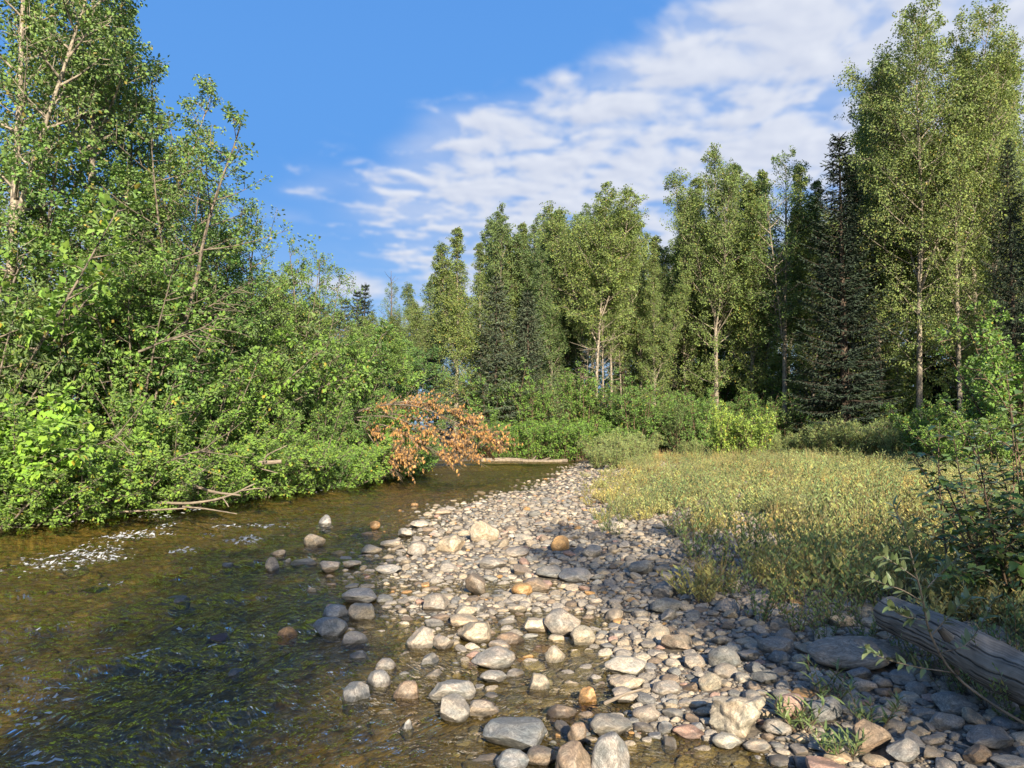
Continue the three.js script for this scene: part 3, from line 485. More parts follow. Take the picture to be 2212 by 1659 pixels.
for (const [px, py, s] of [[30, 1128, 0.75], [120, 1118, 0.72], [190, 1108, 0.6], [80, 1100, 0.95], [-40, 1140, 0.9], [15, 1090, 1.05], [300, 1092, 0.6], [500, 1072, 0.55], [580, 1062, 0.6]]) { const p = onGround(px, py, true); place('broadleaf_bush', 'bright green broad leaved bush dipping into the river', 'bush', 'broad leaved bushes on the left waterline', P.broad, M.alderBark, M.leaf, Math.min(p.x, shoreL(p.z) + 0.05), p.z, s, rr() * 6, undefined, 'stem', 'foliage', [-0.15, 0.05]); }

// trees outside the frame whose shadows fall on the river, the bar and the forest's foot
for (const [k, x, z, H, w] of [['nearA', 1.9, 11.5, 12.5, 0.8], ['nearB', 0.2, 11.3, 11.3, 0.95], ['nearA', 6.2, 9.5, 10.7, 0.8], ['nearA', 7.7, 9.5, 8.6, 1.1], ['nearA', 9.6, 9.3, 8.4, 1.2], ['nearB', 11.8, 9, 8.2, 1.3], ['nearB', 14.6, 7.5, 7.8, 1.3]])
  tree(k, 0, 0, -z, { x, H: H - groundY(x, z), w, label: 'poplar on the near bank behind the viewpoint shading the river', group: 'poplars behind the viewpoint' });
for (const [x, z, H, w] of [[25.5, -23, 14, 0.8], [28, -28, 16, 0.9], [31, -25, 16, 0.9]])
  tree('tallB', 0, 0, -z, { x, H, w, label: 'poplar of the forest along the right side of the bar', group: 'poplars along the right side' });

// ------------------------------------------------------------------ stones
const COL = { grey: [0.34, 0.305, 0.26], blue: [0.25, 0.245, 0.225], dark: [0.26, 0.255, 0.245], tan: [0.44, 0.365, 0.265], beige: [0.52, 0.45, 0.35], orange: [0.52, 0.31, 0.13], brown: [0.26, 0.20, 0.145], pink: [0.45, 0.30, 0.235], red: [0.22, 0.12, 0.10], pale: [0.52, 0.49, 0.43] };  // dark: stone grey with some shade of the left shallows painted into it
function stoneShape(seed, detail, angular, craggy = 0) { // unit stone, water-worn, with a few flattened faces
  const r = rng(seed * 7919 + 13), g0 = new THREE.IcosahedronGeometry(1, detail); g0.deleteAttribute('normal');
  const g = mergeVertices(g0, 1e-4), p = g.attributes.position, cuts = [], o = r() * 90;
  const nc = 6 + Math.floor(r() * 6); for (let k = 0; k < nc; k++) cuts.push([rdir(r), lerp(0.78, 0.42, angular) + 0.25 * r()]);
  const v = V();
  for (let i = 0; i < p.count; i++) {
    v.fromBufferAttribute(p, i); const q = v.clone();
    for (const [n, d] of cuts) { const e = v.dot(n) - d; if (e > 0) v.addScaledVector(n, -e * lerp(0.8, 0.97, angular)); }
    v.multiplyScalar(1 + 0.13 * noise(q.x * 1.3 + o, q.y * 1.3, q.z * 1.3) + 0.05 * noise(q.x * 3 + o, q.y * 3, q.z * 3) + craggy * (0.22 * noise(q.x * 2.1 + o, q.y * 2.1, q.z * 2.1) + 0.09 * noise(q.x * 6 + o, q.y * 6, q.z * 6)));
    p.setXYZ(i, v.x, v.y, v.z);
  }
  g.computeVertexNormals(); return g;
}
const POS = [], HASH = new Map();
const hkey = (x, z) => Math.floor(x / 0.3) * 4096 + Math.floor(z / 0.3);
function free(x, z, r, k) { const a = Math.ceil((r + 0.3) / 0.3); for (let i = -a; i <= a; i++) for (let j = -a; j <= a; j++) for (const s of HASH.get(hkey(x + i * 0.3, z + j * 0.3)) ?? []) { const d = (s.x - x) ** 2 + (s.z - z) ** 2, m = (s.r + r) * k; if (d < m * m) return false; } return true; }
function keep(s) { POS.push(s); const k = hkey(s.x, s.z); if (!HASH.has(k)) HASH.set(k, []); HASH.get(k).push(s); return s; }
const SR = rng(4242);
// the ones that can be recognised: px, py of the foot, width, height in photo pixels, colour, angular, label
const KNOWN = [
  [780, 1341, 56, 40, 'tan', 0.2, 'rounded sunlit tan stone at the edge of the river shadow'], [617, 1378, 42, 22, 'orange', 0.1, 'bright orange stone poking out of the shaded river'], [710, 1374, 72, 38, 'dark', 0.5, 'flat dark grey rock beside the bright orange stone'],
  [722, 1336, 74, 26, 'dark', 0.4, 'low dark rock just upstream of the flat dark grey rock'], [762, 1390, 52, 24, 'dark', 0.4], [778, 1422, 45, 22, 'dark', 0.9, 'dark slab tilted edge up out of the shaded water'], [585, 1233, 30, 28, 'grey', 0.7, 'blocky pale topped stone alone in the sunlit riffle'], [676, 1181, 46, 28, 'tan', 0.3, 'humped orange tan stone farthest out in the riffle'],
  [701, 1134, 28, 22, 'dark', 0.5, 'dark pointed rock in the riffle near the left bank'], [600, 1199, 38, 12, 'tan', 0.2], [655, 1219, 60, 12, 'tan', 0.2], [710, 1236, 50, 26, 'grey', 0.5], [757, 1226, 42, 16, 'beige', 0.2], [838, 1241, 56, 20, 'grey', 0.3], [808, 1144, 24, 20, 'orange', 0.4, 'small orange pyramid stone in the shallow water'], [895, 1093, 17, 9, 'orange', 0.2, 'tiny orange stone alone in the smooth upper water'],
  [800, 1196, 44, 18, 'tan', 0.2], [845, 1183, 50, 16, 'beige', 0.2], [875, 1160, 40, 18, 'beige', 0.2], [905, 1140, 40, 16, 'beige', 0.2], [952, 1112, 40, 12, 'tan', 0.2], [620, 1213, 18, 9, 'pale', 0.2], [672, 1278, 20, 12, 'tan', 0.4], [490, 1222, 26, 9, 'grey', 0.3],
  [900, 1201, 44, 30, 'grey', 0.4], [973, 1192, 74, 42, 'tan', 0.5, 'big sloping orange tan rock on the sunlit shore'], [1045, 1172, 62, 52, 'beige', 0.6, 'big pale humped rock on the sunlit shore'], [1028, 1287, 54, 52, 'brown', 0.5, 'big brown grey rock standing up at the water edge'], [1155, 1282, 66, 36, 'brown', 0.4, 'long brown rock tilted up beside the small orange boulder'],
  [1130, 1287, 46, 26, 'orange', 0.2, 'small orange boulder below the tilted long brown rock'], [772, 1302, 78, 26, 'grey', 0.2, 'flat rounded grey stone beside the rounded sunlit tan stone'], [940, 1322, 62, 36, 'grey', 0.4], [1005, 1332, 52, 24, 'tan', 0.2], [1000, 1354, 66, 24, 'tan', 0.1], [1030, 1388, 80, 48, 'tan', 0.4, 'big two humped tan rock standing in the clear pool'],
  [908, 1402, 58, 46, 'grey', 0.6, 'grey rock with a white dropping on top in the shallows'], [957, 1406, 46, 36, 'grey', 0.5], [1155, 1367, 58, 30, 'beige', 0.3], [1215, 1372, 80, 52, 'grey', 0.4], [1258, 1396, 52, 42, 'tan', 0.1], [1062, 1442, 95, 38, 'grey', 0.6, 'long blocky grey rock in the clear pool'], [1080, 1405, 50, 20, 'grey', 0.5],
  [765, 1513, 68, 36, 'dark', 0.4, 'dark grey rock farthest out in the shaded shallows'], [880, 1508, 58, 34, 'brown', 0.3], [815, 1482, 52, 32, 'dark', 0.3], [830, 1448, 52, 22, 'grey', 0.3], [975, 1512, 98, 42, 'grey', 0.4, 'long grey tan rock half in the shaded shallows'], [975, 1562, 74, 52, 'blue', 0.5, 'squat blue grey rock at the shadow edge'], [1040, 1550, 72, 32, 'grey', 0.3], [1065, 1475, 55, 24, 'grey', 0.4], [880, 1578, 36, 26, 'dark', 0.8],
  [1120, 1622, 150, 56, 'blue', 0.4, 'long flat dark grey boulder at the foot of the gravel'], [1250, 1610, 46, 46, 'brown', 0.1], [1322, 1596, 92, 50, 'blue', 0.4, 'smooth blue grey boulder beside the egg shaped brown stone'], [1322, 1690, 80, 98, 'dark', 0.4, 'upright dark speckled boulder at the still pool'], [1242, 1690, 78, 76, 'brown', 0.1, 'smooth brown boulder beside the upright dark boulder'], [1170, 1660, 60, 44, 'brown', 0.2], [1110, 1668, 80, 40, 'dark', 0.3],
  [1600, 1588, 118, 90, 'tan', 0.6, 'craggy beige boulder with a notched top', 1], [1578, 1617, 64, 28, 'beige', 0.2, 'flat pale stone leaning on the craggy notched boulder'], [1488, 1597, 62, 24, 'pink', 0.3, 'pinkish brick shaped stone beside the still pool'], [1200, 1432, 46, 42, 'tan', 0.5], [1162, 1490, 48, 34, 'tan', 0.3], [1215, 1548, 68, 22, 'brown', 0.2, 'flat brown stone lying in the shallow inlet'], [1272, 1518, 42, 32, 'orange', 0.6],
  [1862, 1446, 205, 56, 'grey', 0.1, 'large long smooth boulder lying below the fallen log'], [1568, 1448, 64, 46, 'blue', 0.1, 'smooth oval blue grey stone in the shade'], [1685, 1412, 78, 36, 'grey', 0.2, 'wide grey stone in shade between oval and long boulders'], [1358, 1457, 90, 30, 'beige', 0.1, 'long pale oval stone lying above its twin'], [1358, 1492, 74, 30, 'beige', 0.2, 'long pale stone lying below the pale oval twin'], [1536, 1494, 48, 38, 'tan', 0.1, 'round tan ball shaped stone in the gravel'],
  [1465, 1408, 64, 38, 'brown', 0.5], [1715, 1562, 70, 56, 'pink', 0.6, 'pinkish wedge stone beside the willow sprigs'], [1778, 1562, 84, 60, 'dark', 0.7, 'dark grey wedge stone behind the willow sprigs'], [1890, 1628, 84, 66, 'brown', 0.7, 'brown faceted rock at the foot of the shaded gravel'], [1790, 1690, 110, 44, 'pink', 0.6, 'pink orange slab at the foot of the gravel'], [1955, 1650, 70, 50, 'dark', 0.5], [1350, 1520, 60, 30, 'grey', 0.4], [1400, 1560, 56, 30, 'grey', 0.4], [1440, 1500, 64, 28, 'grey', 0.6], [1500, 1445, 50, 30, 'grey', 0.3],
  [1660, 1480, 60, 30, 'blue', 0.6], [1795, 1500, 70, 36, 'blue', 0.4], [1860, 1470, 56, 26, 'dark', 0.5], [1960, 1480, 60, 28, 'blue', 0.4], [2075, 1545, 90, 40, 'blue', 0.3], [2150, 1620, 110, 40, 'dark', 0.4], [2120, 1655, 60, 40, 'brown', 0.5], [1245, 1260, 70, 30, 'dark', 0.2, 'dark blue grey rock in the band of shade'], [1190, 1250, 60, 26, 'blue', 0.2], [1390, 1240, 60, 30, 'blue', 0.5], [1212, 1190, 46, 34, 'orange', 0.3, 'upright orange brown stone on the sunlit gravel'], [1280, 1205, 46, 30, 'grey', 0.2], [1060, 1230, 60, 24, 'grey', 0.3], [1115, 1205, 60, 22, 'grey', 0.2],
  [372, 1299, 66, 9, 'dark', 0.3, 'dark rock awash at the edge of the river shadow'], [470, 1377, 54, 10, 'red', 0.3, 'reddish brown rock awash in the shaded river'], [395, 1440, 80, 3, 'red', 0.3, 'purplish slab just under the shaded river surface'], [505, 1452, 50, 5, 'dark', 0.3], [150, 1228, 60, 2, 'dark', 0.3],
  [1205, 1028, 12, 8, 'tan', 0.3], [1228, 1026, 14, 7, 'beige', 0.3],
];
const BIG = [];
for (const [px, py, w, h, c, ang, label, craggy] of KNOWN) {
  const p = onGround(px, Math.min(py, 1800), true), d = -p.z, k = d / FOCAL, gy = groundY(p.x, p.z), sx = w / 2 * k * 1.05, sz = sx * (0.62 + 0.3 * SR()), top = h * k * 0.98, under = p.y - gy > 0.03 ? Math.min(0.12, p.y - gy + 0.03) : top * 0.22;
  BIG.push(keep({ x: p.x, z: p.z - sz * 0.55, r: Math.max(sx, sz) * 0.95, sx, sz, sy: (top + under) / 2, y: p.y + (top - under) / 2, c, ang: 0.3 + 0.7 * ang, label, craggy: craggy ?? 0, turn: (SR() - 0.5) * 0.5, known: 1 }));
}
// the rest of the bar, large ones first, each where there is room
const pick = () => { const q = SR(); return q < 0.36 ? 'grey' : q < 0.48 ? 'blue' : q < 0.68 ? 'tan' : q < 0.83 ? 'beige' : q < 0.915 ? 'brown' : q < 0.93 ? 'orange' : q < 0.95 ? 'pink' : q < 0.97 ? 'dark' : 'pale'; };
function scatter(tries, r0, r1, d0, d1, tight, rightTo = 7) {
  for (let k = 0; k < tries; k++) {
    const d = d0 * Math.pow(d1 / d0, SR()), z = -d, s = shoreR(z), inWater = wadeOf(d), a = Math.max(s - inWater, -0.70 * d - 0.3), b = Math.min(0.70 * d + 0.3, s + rightTo + d * 0.25); if (b <= a) continue;
    const x = lerp(a, b, SR()), rel = x - s; if (rel < 0 && SR() > Math.pow(1 + rel / inWater, 1.2) * 0.7) continue; if (rel > rightTo && SR() > 0.5) continue;
    const r = r0 * Math.pow(r1 / r0, SR() ** 1.7); if (!free(x, z, r, tight)) continue;
    const fl = 0.34 + 0.3 * SR(), sz = r * (0.62 + 0.33 * SR()), sy = r * fl, gy = groundY(x, z);
    keep({ x, z, r: r * 0.92, sx: r, sz, sy, y: gy + sy * (0.08 + 0.34 * SR()), c: pick(), ang: 0.2 + 0.8 * SR(), turn: SR() * 6.28, tilt: (SR() - 0.5) * 0.5 });
  }
}
scatter(160, 0.12, 0.17, 5, 24, 0.95); scatter(9000, 0.065, 0.11, 3.6, 36, 0.84); scatter(30000, 0.04, 0.065, 3.3, 40, 0.8); scatter(60000, 0.02, 0.04, 3.2, 20, 0.8); scatter(70000, 0.009, 0.02, 3.2, 9.5, 0.76);
for (let k = 0; k < 1700; k++) { // stones of the river bed
  const d = 3 * Math.pow(12, SR()), z = -d, a = Math.max(shoreL(z) + 0.2, -0.72 * d), b = shoreR(z) - 1.2; if (b <= a) continue; const x = lerp(a, b, SR()), r = 0.035 * Math.pow(5.2, SR() ** 1.6); if (!free(x, z, r, 0.85)) continue;
  const sy = r * (0.35 + 0.25 * SR()); keep({ x, z, r, sx: r, sz: r * (0.65 + 0.3 * SR()), sy, y: groundY(x, z) + sy * 0.05, c: ['brown', 'tan', 'brown', 'grey', 'dark'][Math.floor(SR() * 5)], ang: SR() * 0.6, turn: SR() * 6.28, tilt: (SR() - 0.5) * 0.3, bed: 1 });
}
{
  const inView = (s) => { const d = -s.z; return d > 3.4 && Math.abs(s.x) < 0.675 * d && (s.y - EYE) / d > -0.52; };
  const loose = POS.filter((s) => !s.known && !s.bed && inView(s) && s.y + s.sy > 0.02).sort((a, b) => b.sx / -b.z - a.sx / -a.z).slice(0, 292 - BIG.length);
  const word = { grey: 'grey', blue: 'blue grey', dark: 'dark grey', tan: 'tan', beige: 'pale beige', orange: 'orange', brown: 'brown', pink: 'pinkish', red: 'dark red', pale: 'whitish' };
  let n = 0;
  for (const s of [...BIG, ...loose]) {
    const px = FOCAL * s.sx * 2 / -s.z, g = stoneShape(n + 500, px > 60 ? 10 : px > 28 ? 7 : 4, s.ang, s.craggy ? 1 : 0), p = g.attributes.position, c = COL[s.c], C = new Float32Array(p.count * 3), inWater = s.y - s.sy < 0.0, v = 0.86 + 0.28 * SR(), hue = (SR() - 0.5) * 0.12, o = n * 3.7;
    const m = new THREE.Matrix4().compose(V(s.x, s.y, s.z), new THREE.Quaternion().setFromEuler(new THREE.Euler(s.tilt ?? 0, s.turn, (s.tilt ?? 0) * 0.6)), V(s.sx, s.sy, s.sz)), q = V();
    for (let i = 0; i < p.count; i++) {
      q.fromBufferAttribute(p, i); const a = noise(q.x * 1.6 + o, q.y * 2.4, q.z * 1.6), b = noise(q.x * 6 + o, q.y * 8, q.z * 6), vein = Math.abs(noise(q.x * 1.1 + o, q.y * 2 + 4, q.z * 1.1)) < 0.018 ? 1.35 : 1; q.applyMatrix4(m);
      const wet = 1 - 0.55 * (1 - sst(0.012, 0.022, q.y - 0.012 - 0.014 * noise(q.x * 9, q.z * 9, n))), k = v * (1 + 0.3 * a + 0.22 * b) * vein * wet;   // a tide line of wet stone just above the water
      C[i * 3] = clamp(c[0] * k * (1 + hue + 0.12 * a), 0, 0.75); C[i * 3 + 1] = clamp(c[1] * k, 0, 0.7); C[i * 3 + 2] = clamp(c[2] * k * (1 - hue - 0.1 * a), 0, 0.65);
    }
    if (px > 45) { const uv = g.attributes.uv; for (let i = 0; i < uv.count; i++) uv.setXY(i, uv.getX(i) * 3, uv.getY(i) * 2); }
    g.setAttribute('color', new THREE.BufferAttribute(C, 3)); g.scale(s.sx, s.sy, s.sz);
    const o3 = new THREE.Mesh(g, inWater ? M.stoneWet : M.stone); o3.name = numbered('stone'); o3.position.set(s.x, s.y, s.z); o3.rotation.set(s.tilt ?? 0, s.turn, (s.tilt ?? 0) * 0.6); s.done = 1; n++;
    const where = inWater ? 'standing in the shallow water' : -s.z < 7.5 ? 'on the foot of the gravel bar' : 'on the upper gravel bar', lab = `${word[s.c]} ${s.ang > 0.45 ? 'angular' : 'rounded'} stone ${where}`;
    tag(o3, s.label ?? lab, 'stone', s.label ? 'stones of the gravel bar' : lab.replace('stone', 'stones')); scene.add(o3);
  }
  const rest = POS.filter((s) => !s.done), shapes = []; for (let k = 0; k < 12; k++) shapes.push(stoneShape(k + 20, k < 6 ? 4 : 2, (k % 6) / 6));
  const heap = new THREE.Group(); heap.name = 'cobbles'; heap.userData = { kind: 'stuff', label: 'small cobbles and pebbles covering the gravel bar and river bed', category: 'gravel' }; scene.add(heap);
  const lists = shapes.map(() => []);
  for (const s of rest) { const big = s.sx / -s.z > 0.007 ? 0 : 6; lists[big + Math.min(5, Math.floor(s.ang * 5 + SR()))].push(s); }
  const Q = new THREE.Quaternion(), E = new THREE.Euler(), mm = new THREE.Matrix4(), cc = new THREE.Color();
  lists.forEach((list, k) => {
    if (!list.length) return; const im = new THREE.InstancedMesh(shapes[k], M.cobble, list.length); im.name = 'cobble'; im.userData.kind = 'stuff';
    list.forEach((s, i) => {
      mm.compose(V(s.x, s.y, s.z), Q.setFromEuler(E.set(s.tilt, s.turn, s.tilt * 0.6)), V(s.sx, s.sy, s.sz)); im.setMatrixAt(i, mm);
      const c = COL[s.c], v = 0.75 + 0.45 * SR(), mud = s.bed ? 0.88 : 0; im.setColorAt(i, cc.setRGB(...[0, 1, 2].map((n) => lerp(c[n], [0.22, 0.16, 0.07][n], mud) * v)));
    });
    heap.add(im);
  });
}

// ------------------------------------------------------------------ low willows on the bar
function sprig(seed, o) { // a low many-shooted willow
  o = { shoots: 9, H: 0.36, W: 0.42, leaf: 0.056, aspect: 0.36, per: 15, color: [0.30, 0.325, 0.11], vary: 0.25, yellow: 0.08, ...o };
  const r = rng(seed), T = mk(), L = mk(), C = o.stem ?? [0.2, 0.15, 0.07];
  for (let k = 0; k < o.shoots; k++) {
    const a = k * 2.4 + r(), out = (0.2 + 0.8 * r()) * o.W / o.H, st = bendLine(r, V(Math.cos(a) * 0.03, -0.02, Math.sin(a) * 0.03), V(Math.cos(a) * out, 1, Math.sin(a) * out), o.H * (0.65 + 0.5 * r()), 4, 0.05, 0.1);
    tube(T, st, taper(0.0042, 0.0016, 5), 3, C);
    for (let q = 0; q < o.per; q++) {
      const t = 0.18 + 0.82 * (q + r() * 0.5) / o.per, p = alongPts(st, Math.min(0.999, t)), ax = V(0, 1, 0), az = q * 2.4 + r(), d = V(Math.cos(az), 0.55 + 0.4 * r() + t * 0.4, Math.sin(az)).normalize(), n = ax.addScaledVector(d, -d.y).add(rdir(r).multiplyScalar(0.6)).add(V(0.15, 0, 0.35)); n.addScaledVector(d, -n.dot(d)).normalize();
      const s = o.leaf * (0.6 + 0.7 * r()); leaf(L, p, d, n, s, s * o.aspect, tint(r, o.color, o.vary, o.yellow), 0.15, 0.48);
    }
  }
  return { wood: toGeo(T), crown: toGeo(L), T, L };
}
const joined = (a) => { const n = a.T.p.length / 3; return toGeo({ p: [...a.T.p, ...a.L.p], n: [...a.T.n, ...a.L.n], c: [...a.T.c, ...a.L.c], u: [], i: [...a.T.i, ...a.L.i.map((q) => q + n)] }); };
const inPatch = (x, z) => { // where the low willows grow
  const d = -z, r = x - shoreR(z), edge = curve([[3, 4.2], [5.5, 3.1], [7, 2.6], [8.5, 3.0], [10, 3.2], [12, 2.9], [14, 2.3], [17, 2.0], [22, 1.4], [30, 1.0], [40, 0.8]])(d);
  return sst(-0.7, 2.6, r - edge + 1.3 * noise(x * 0.7, z * 0.5, 3) + 0.6 * noise(x * 2, z * 2, 5)) * sst(-0.2, 0.2, fbm(x * 0.8, z * 0.65, 9, 4) + 0.06);
};
{
  const group = new THREE.Group(); group.name = 'ground_cover'; group.userData = { kind: 'stuff', label: 'low yellowish willow scrub and dry grass covering the gravel bar', category: 'ground cover' }; scene.add(group);
  const kinds = [sprig(101, {}), sprig(102, { shoots: 11, H: 0.3, color: [0.37, 0.365, 0.13] }), sprig(103, { shoots: 8, H: 0.52, color: [0.25, 0.30, 0.105] }), sprig(104, { shoots: 9, H: 0.33, color: [0.40, 0.36, 0.14], yellow: 0.2 })].map(joined);
  // dry grass tuft
  { const r = rng(9), L = mk(); for (let k = 0; k < 46; k++) { const a = r() * 6.28, o = 0.1 * Math.sqrt(r()), d = V(Math.cos(a) * 0.4 * r(), 1, Math.sin(a) * 0.4 * r()).normalize(), p = V(Math.cos(a) * o, 0, Math.sin(a) * o); leaf(L, p, d, perp(d, r), 0.2 + 0.3 * r(), 0.008, tint(r, [0.32, 0.26, 0.12], 0.25, 0), 0.1, 0.4); } kinds.push(toGeo(L)); }
  const lists = kinds.map(() => []), r = rng(55);
  for (let k = 0; k < 13500; k++) { const d = 5 * Math.pow(8.4, r()), z = -d, s = shoreR(z), x = lerp(s, Math.min(0.72 * d + 0.5, s + 4 + d * 0.5), r()); if (r() > inPatch(x, z)) continue; const far = d > 26 ? 1 : 0, kk = r() < 0.05 + 0.12 * far ? 4 : Math.floor(r() * 4); lists[kk].push([x, z, (0.7 + 0.6 * r()) * (d < 8 ? 1 : 0.85) * (1 + 0.7 * fbm(x * 0.9, z * 0.8, 4, 3)) * (r() < 0.05 ? 1.35 : 1), r() * 6.28]); }
  const mm = new THREE.Matrix4(), Q = new THREE.Quaternion(), E = new THREE.Euler(), tc = new THREE.Color();
  kinds.forEach((g, k) => { const im = new THREE.InstancedMesh(g, M.grass, lists[k].length); im.name = 'ground_cover_plant'; im.userData.kind = 'stuff'; lists[k].forEach(([x, z, s, t], i) => { mm.compose(V(x, groundY(x, z), z), Q.setFromEuler(E.set((t % 0.3) - 0.15, t, 0.1)), V(s, s, s)); im.setMatrixAt(i, mm); const v = 0.85 + 0.5 * fbm(x * 0.6, z * 0.6, 2, 3) + 0.3 * (t / 6.28 - 0.5), w = fbm(x * 0.35, z * 0.35, 7, 3); im.setColorAt(i, tc.setRGB(v * (1.05 + 0.5 * w), v, v * (1 - 0.3 * w))); }); group.add(im); });
}
{ // willows at the patch's near edge, one by one
  const ks = [sprig(111, { shoots: 12, H: 0.8, W: 0.6, per: 22, leaf: 0.065, color: [0.10, 0.15, 0.06] }), sprig(112, { shoots: 14, H: 0.7, W: 0.6, per: 20, leaf: 0.06, color: [0.12, 0.165, 0.06] }), sprig(113, { shoots: 10, H: 0.95, W: 0.5, per: 24, leaf: 0.065, color: [0.09, 0.14, 0.055] })];
  for (const [px, py, s, k] of [[1500, 1215, 1.0, 0], [1560, 1230, 0.9, 1], [1620, 1240, 0.9, 2], [1545, 1180, 0.8, 1], [1700, 1250, 0.9, 0], [1760, 1270, 0.9, 1], [1690, 1300, 0.75, 2], [1640, 1345, 0.75, 0], [1720, 1365, 0.75, 1], [1790, 1350, 0.8, 0], [1840, 1330, 0.85, 2], [1860, 1290, 0.9, 1], [1900, 1330, 0.8, 0], [1940, 1260, 0.8, 2], [2100, 1460, 0.5, 2], [2000, 1450, 0.45, 1], [2060, 1500, 0.5, 0], [2140, 1530, 0.55, 2], [2195, 1560, 0.55, 1], [1960, 1425, 0.4, 0], [1990, 1250, 0.8, 1], [1580, 1290, 0.6, 1], [1610, 1200, 0.9, 0], [1670, 1205, 0.8, 1], [1820, 1250, 0.8, 0], [1900, 1230, 0.8, 2], [1460, 1160, 0.7, 1], [1310, 1150, 0.65, 0], [1345, 1130, 0.7, 1], [1400, 1120, 0.7, 2], [1330, 1160, 0.5, 1], [1780, 1390, 0.5, 2], [1870, 1385, 0.55, 1], [2060, 1240, 0.9, 0], [2110, 1330, 0.8, 1], [2170, 1300, 0.9, 2], [2190, 1420, 0.8, 0], [2080, 1480, 0.6, 1], [2200, 1500, 0.7, 2]]) {
    const p = onGround(px, py), shade = py > 1245; place('willow_shrub', shade ? 'low green willow in shade around the fallen log' : py < 1170 && px < 1420 ? 'low sunlit willow alone at the shore side of the patch' : 'low willow on the near edge of the sunlit patch', 'shrub', shade ? 'willows around the fallen log' : py < 1170 && px < 1420 ? 'willows at the shore side of the patch' : 'willows on the near edge of the patch', ks[k], M.twig, M.leaf, p.x, p.z, s, rr() * 6.28, undefined, 'stem', 'foliage');
  }
}

{ // taller willows standing singly inside the patch
  const k = sprig(121, { shoots: 12, H: 0.85, W: 0.5, per: 22, leaf: 0.062, color: [0.17, 0.22, 0.085] }), r = rng(66); let n = 0;
  for (let q = 0; q < 900 && n < 46; q++) { const d = 9 * Math.pow(3.6, r()), x = lerp(shoreR(-d) + 2, 0.62 * d, r()); if (inPatch(x, -d) < 0.6) continue; place('willow_shrub', 'taller leafy willow standing up out of the low patch', 'shrub', 'taller willows inside the low patch', k, M.twig, r() < 0.5 ? M.leaf : M.leafDeep, x, -d, 0.7 + 0.5 * r(), r() * 6.28, undefined, 'stem', 'foliage'); n++; }
}

// ------------------------------------------------------------------ large leaves, one by one
function bladeGeo(len, wid, toothed, curl) { // ovate leaf with a midrib fold and a drooping tip
  const G = mk(), n = 7; const row = [];
  for (let k = 0; k <= n; k++) { const t = k / n, w = wid / 2 * Math.pow(Math.sin(Math.PI * Math.pow(t, 0.75)), 0.8) * (toothed && k % 2 ? 0.88 : 1), y = -curl * t * t * len, z = t * len; row.push([[-w, y + w * 0.25, z], [0, y, z], [w, y + w * 0.25, z]]); }
  for (const q of row) for (const v of q) { G.p.push(...v); G.n.push(0, 1, 0); }
  for (let k = 0; k < n; k++) for (let a = 0; a < 2; a++) { const o = k * 3 + a; G.i.push(o, o + 3, o + 1, o + 1, o + 3, o + 4); }
  const g = toGeo(G); g.computeVertexNormals(); return g;
}
const plainLeaf = (r, g, b, tr = 0.28) => phys({ color: rgb(r, g, b), roughness: 0.5, transmission: tr, thickness: 0, side: THREE.DoubleSide });
const ALDER = { geo: [bladeGeo(0.10, 0.068, 1, 0.18), bladeGeo(0.085, 0.06, 1, 0.35), bladeGeo(0.07, 0.05, 1, 0.1)], mat: [plainLeaf(0.075, 0.14, 0.028), plainLeaf(0.09, 0.16, 0.03), plainLeaf(0.06, 0.115, 0.025), plainLeaf(0.15, 0.17, 0.03)] };
const WILLOW = { geo: [bladeGeo(0.055, 0.02, 0, 0.15), bladeGeo(0.045, 0.018, 0, 0.05), bladeGeo(0.065, 0.021, 0, 0.25)], mat: [plainLeaf(0.14, 0.19, 0.075), plainLeaf(0.11, 0.16, 0.06), plainLeaf(0.17, 0.21, 0.09)] };
const NARROW = { geo: [bladeGeo(0.075, 0.013, 0, 0.15), bladeGeo(0.06, 0.012, 0, 0.05), bladeGeo(0.085, 0.015, 0, 0.25)], mat: [plainLeaf(0.11, 0.16, 0.045), plainLeaf(0.15, 0.2, 0.06)] };
function setLeaf(parent, r, K, p, d, n, s) { const o = part('leaf', K.geo[Math.floor(r() * K.geo.length)], K.mat[Math.floor(r() * K.mat.length)], parent); const x = n.clone().cross(d).normalize(), u = d.clone().cross(x); o.quaternion.setFromRotationMatrix(new THREE.Matrix4().makeBasis(x, u, d)); o.position.copy(p); o.scale.setScalar(s); }
const leafFrame = (r, d) => { const n = V(0, 1, 0).add(rdir(r).multiplyScalar(0.4)); n.addScaledVector(d, -n.dot(d)).normalize(); return n; };
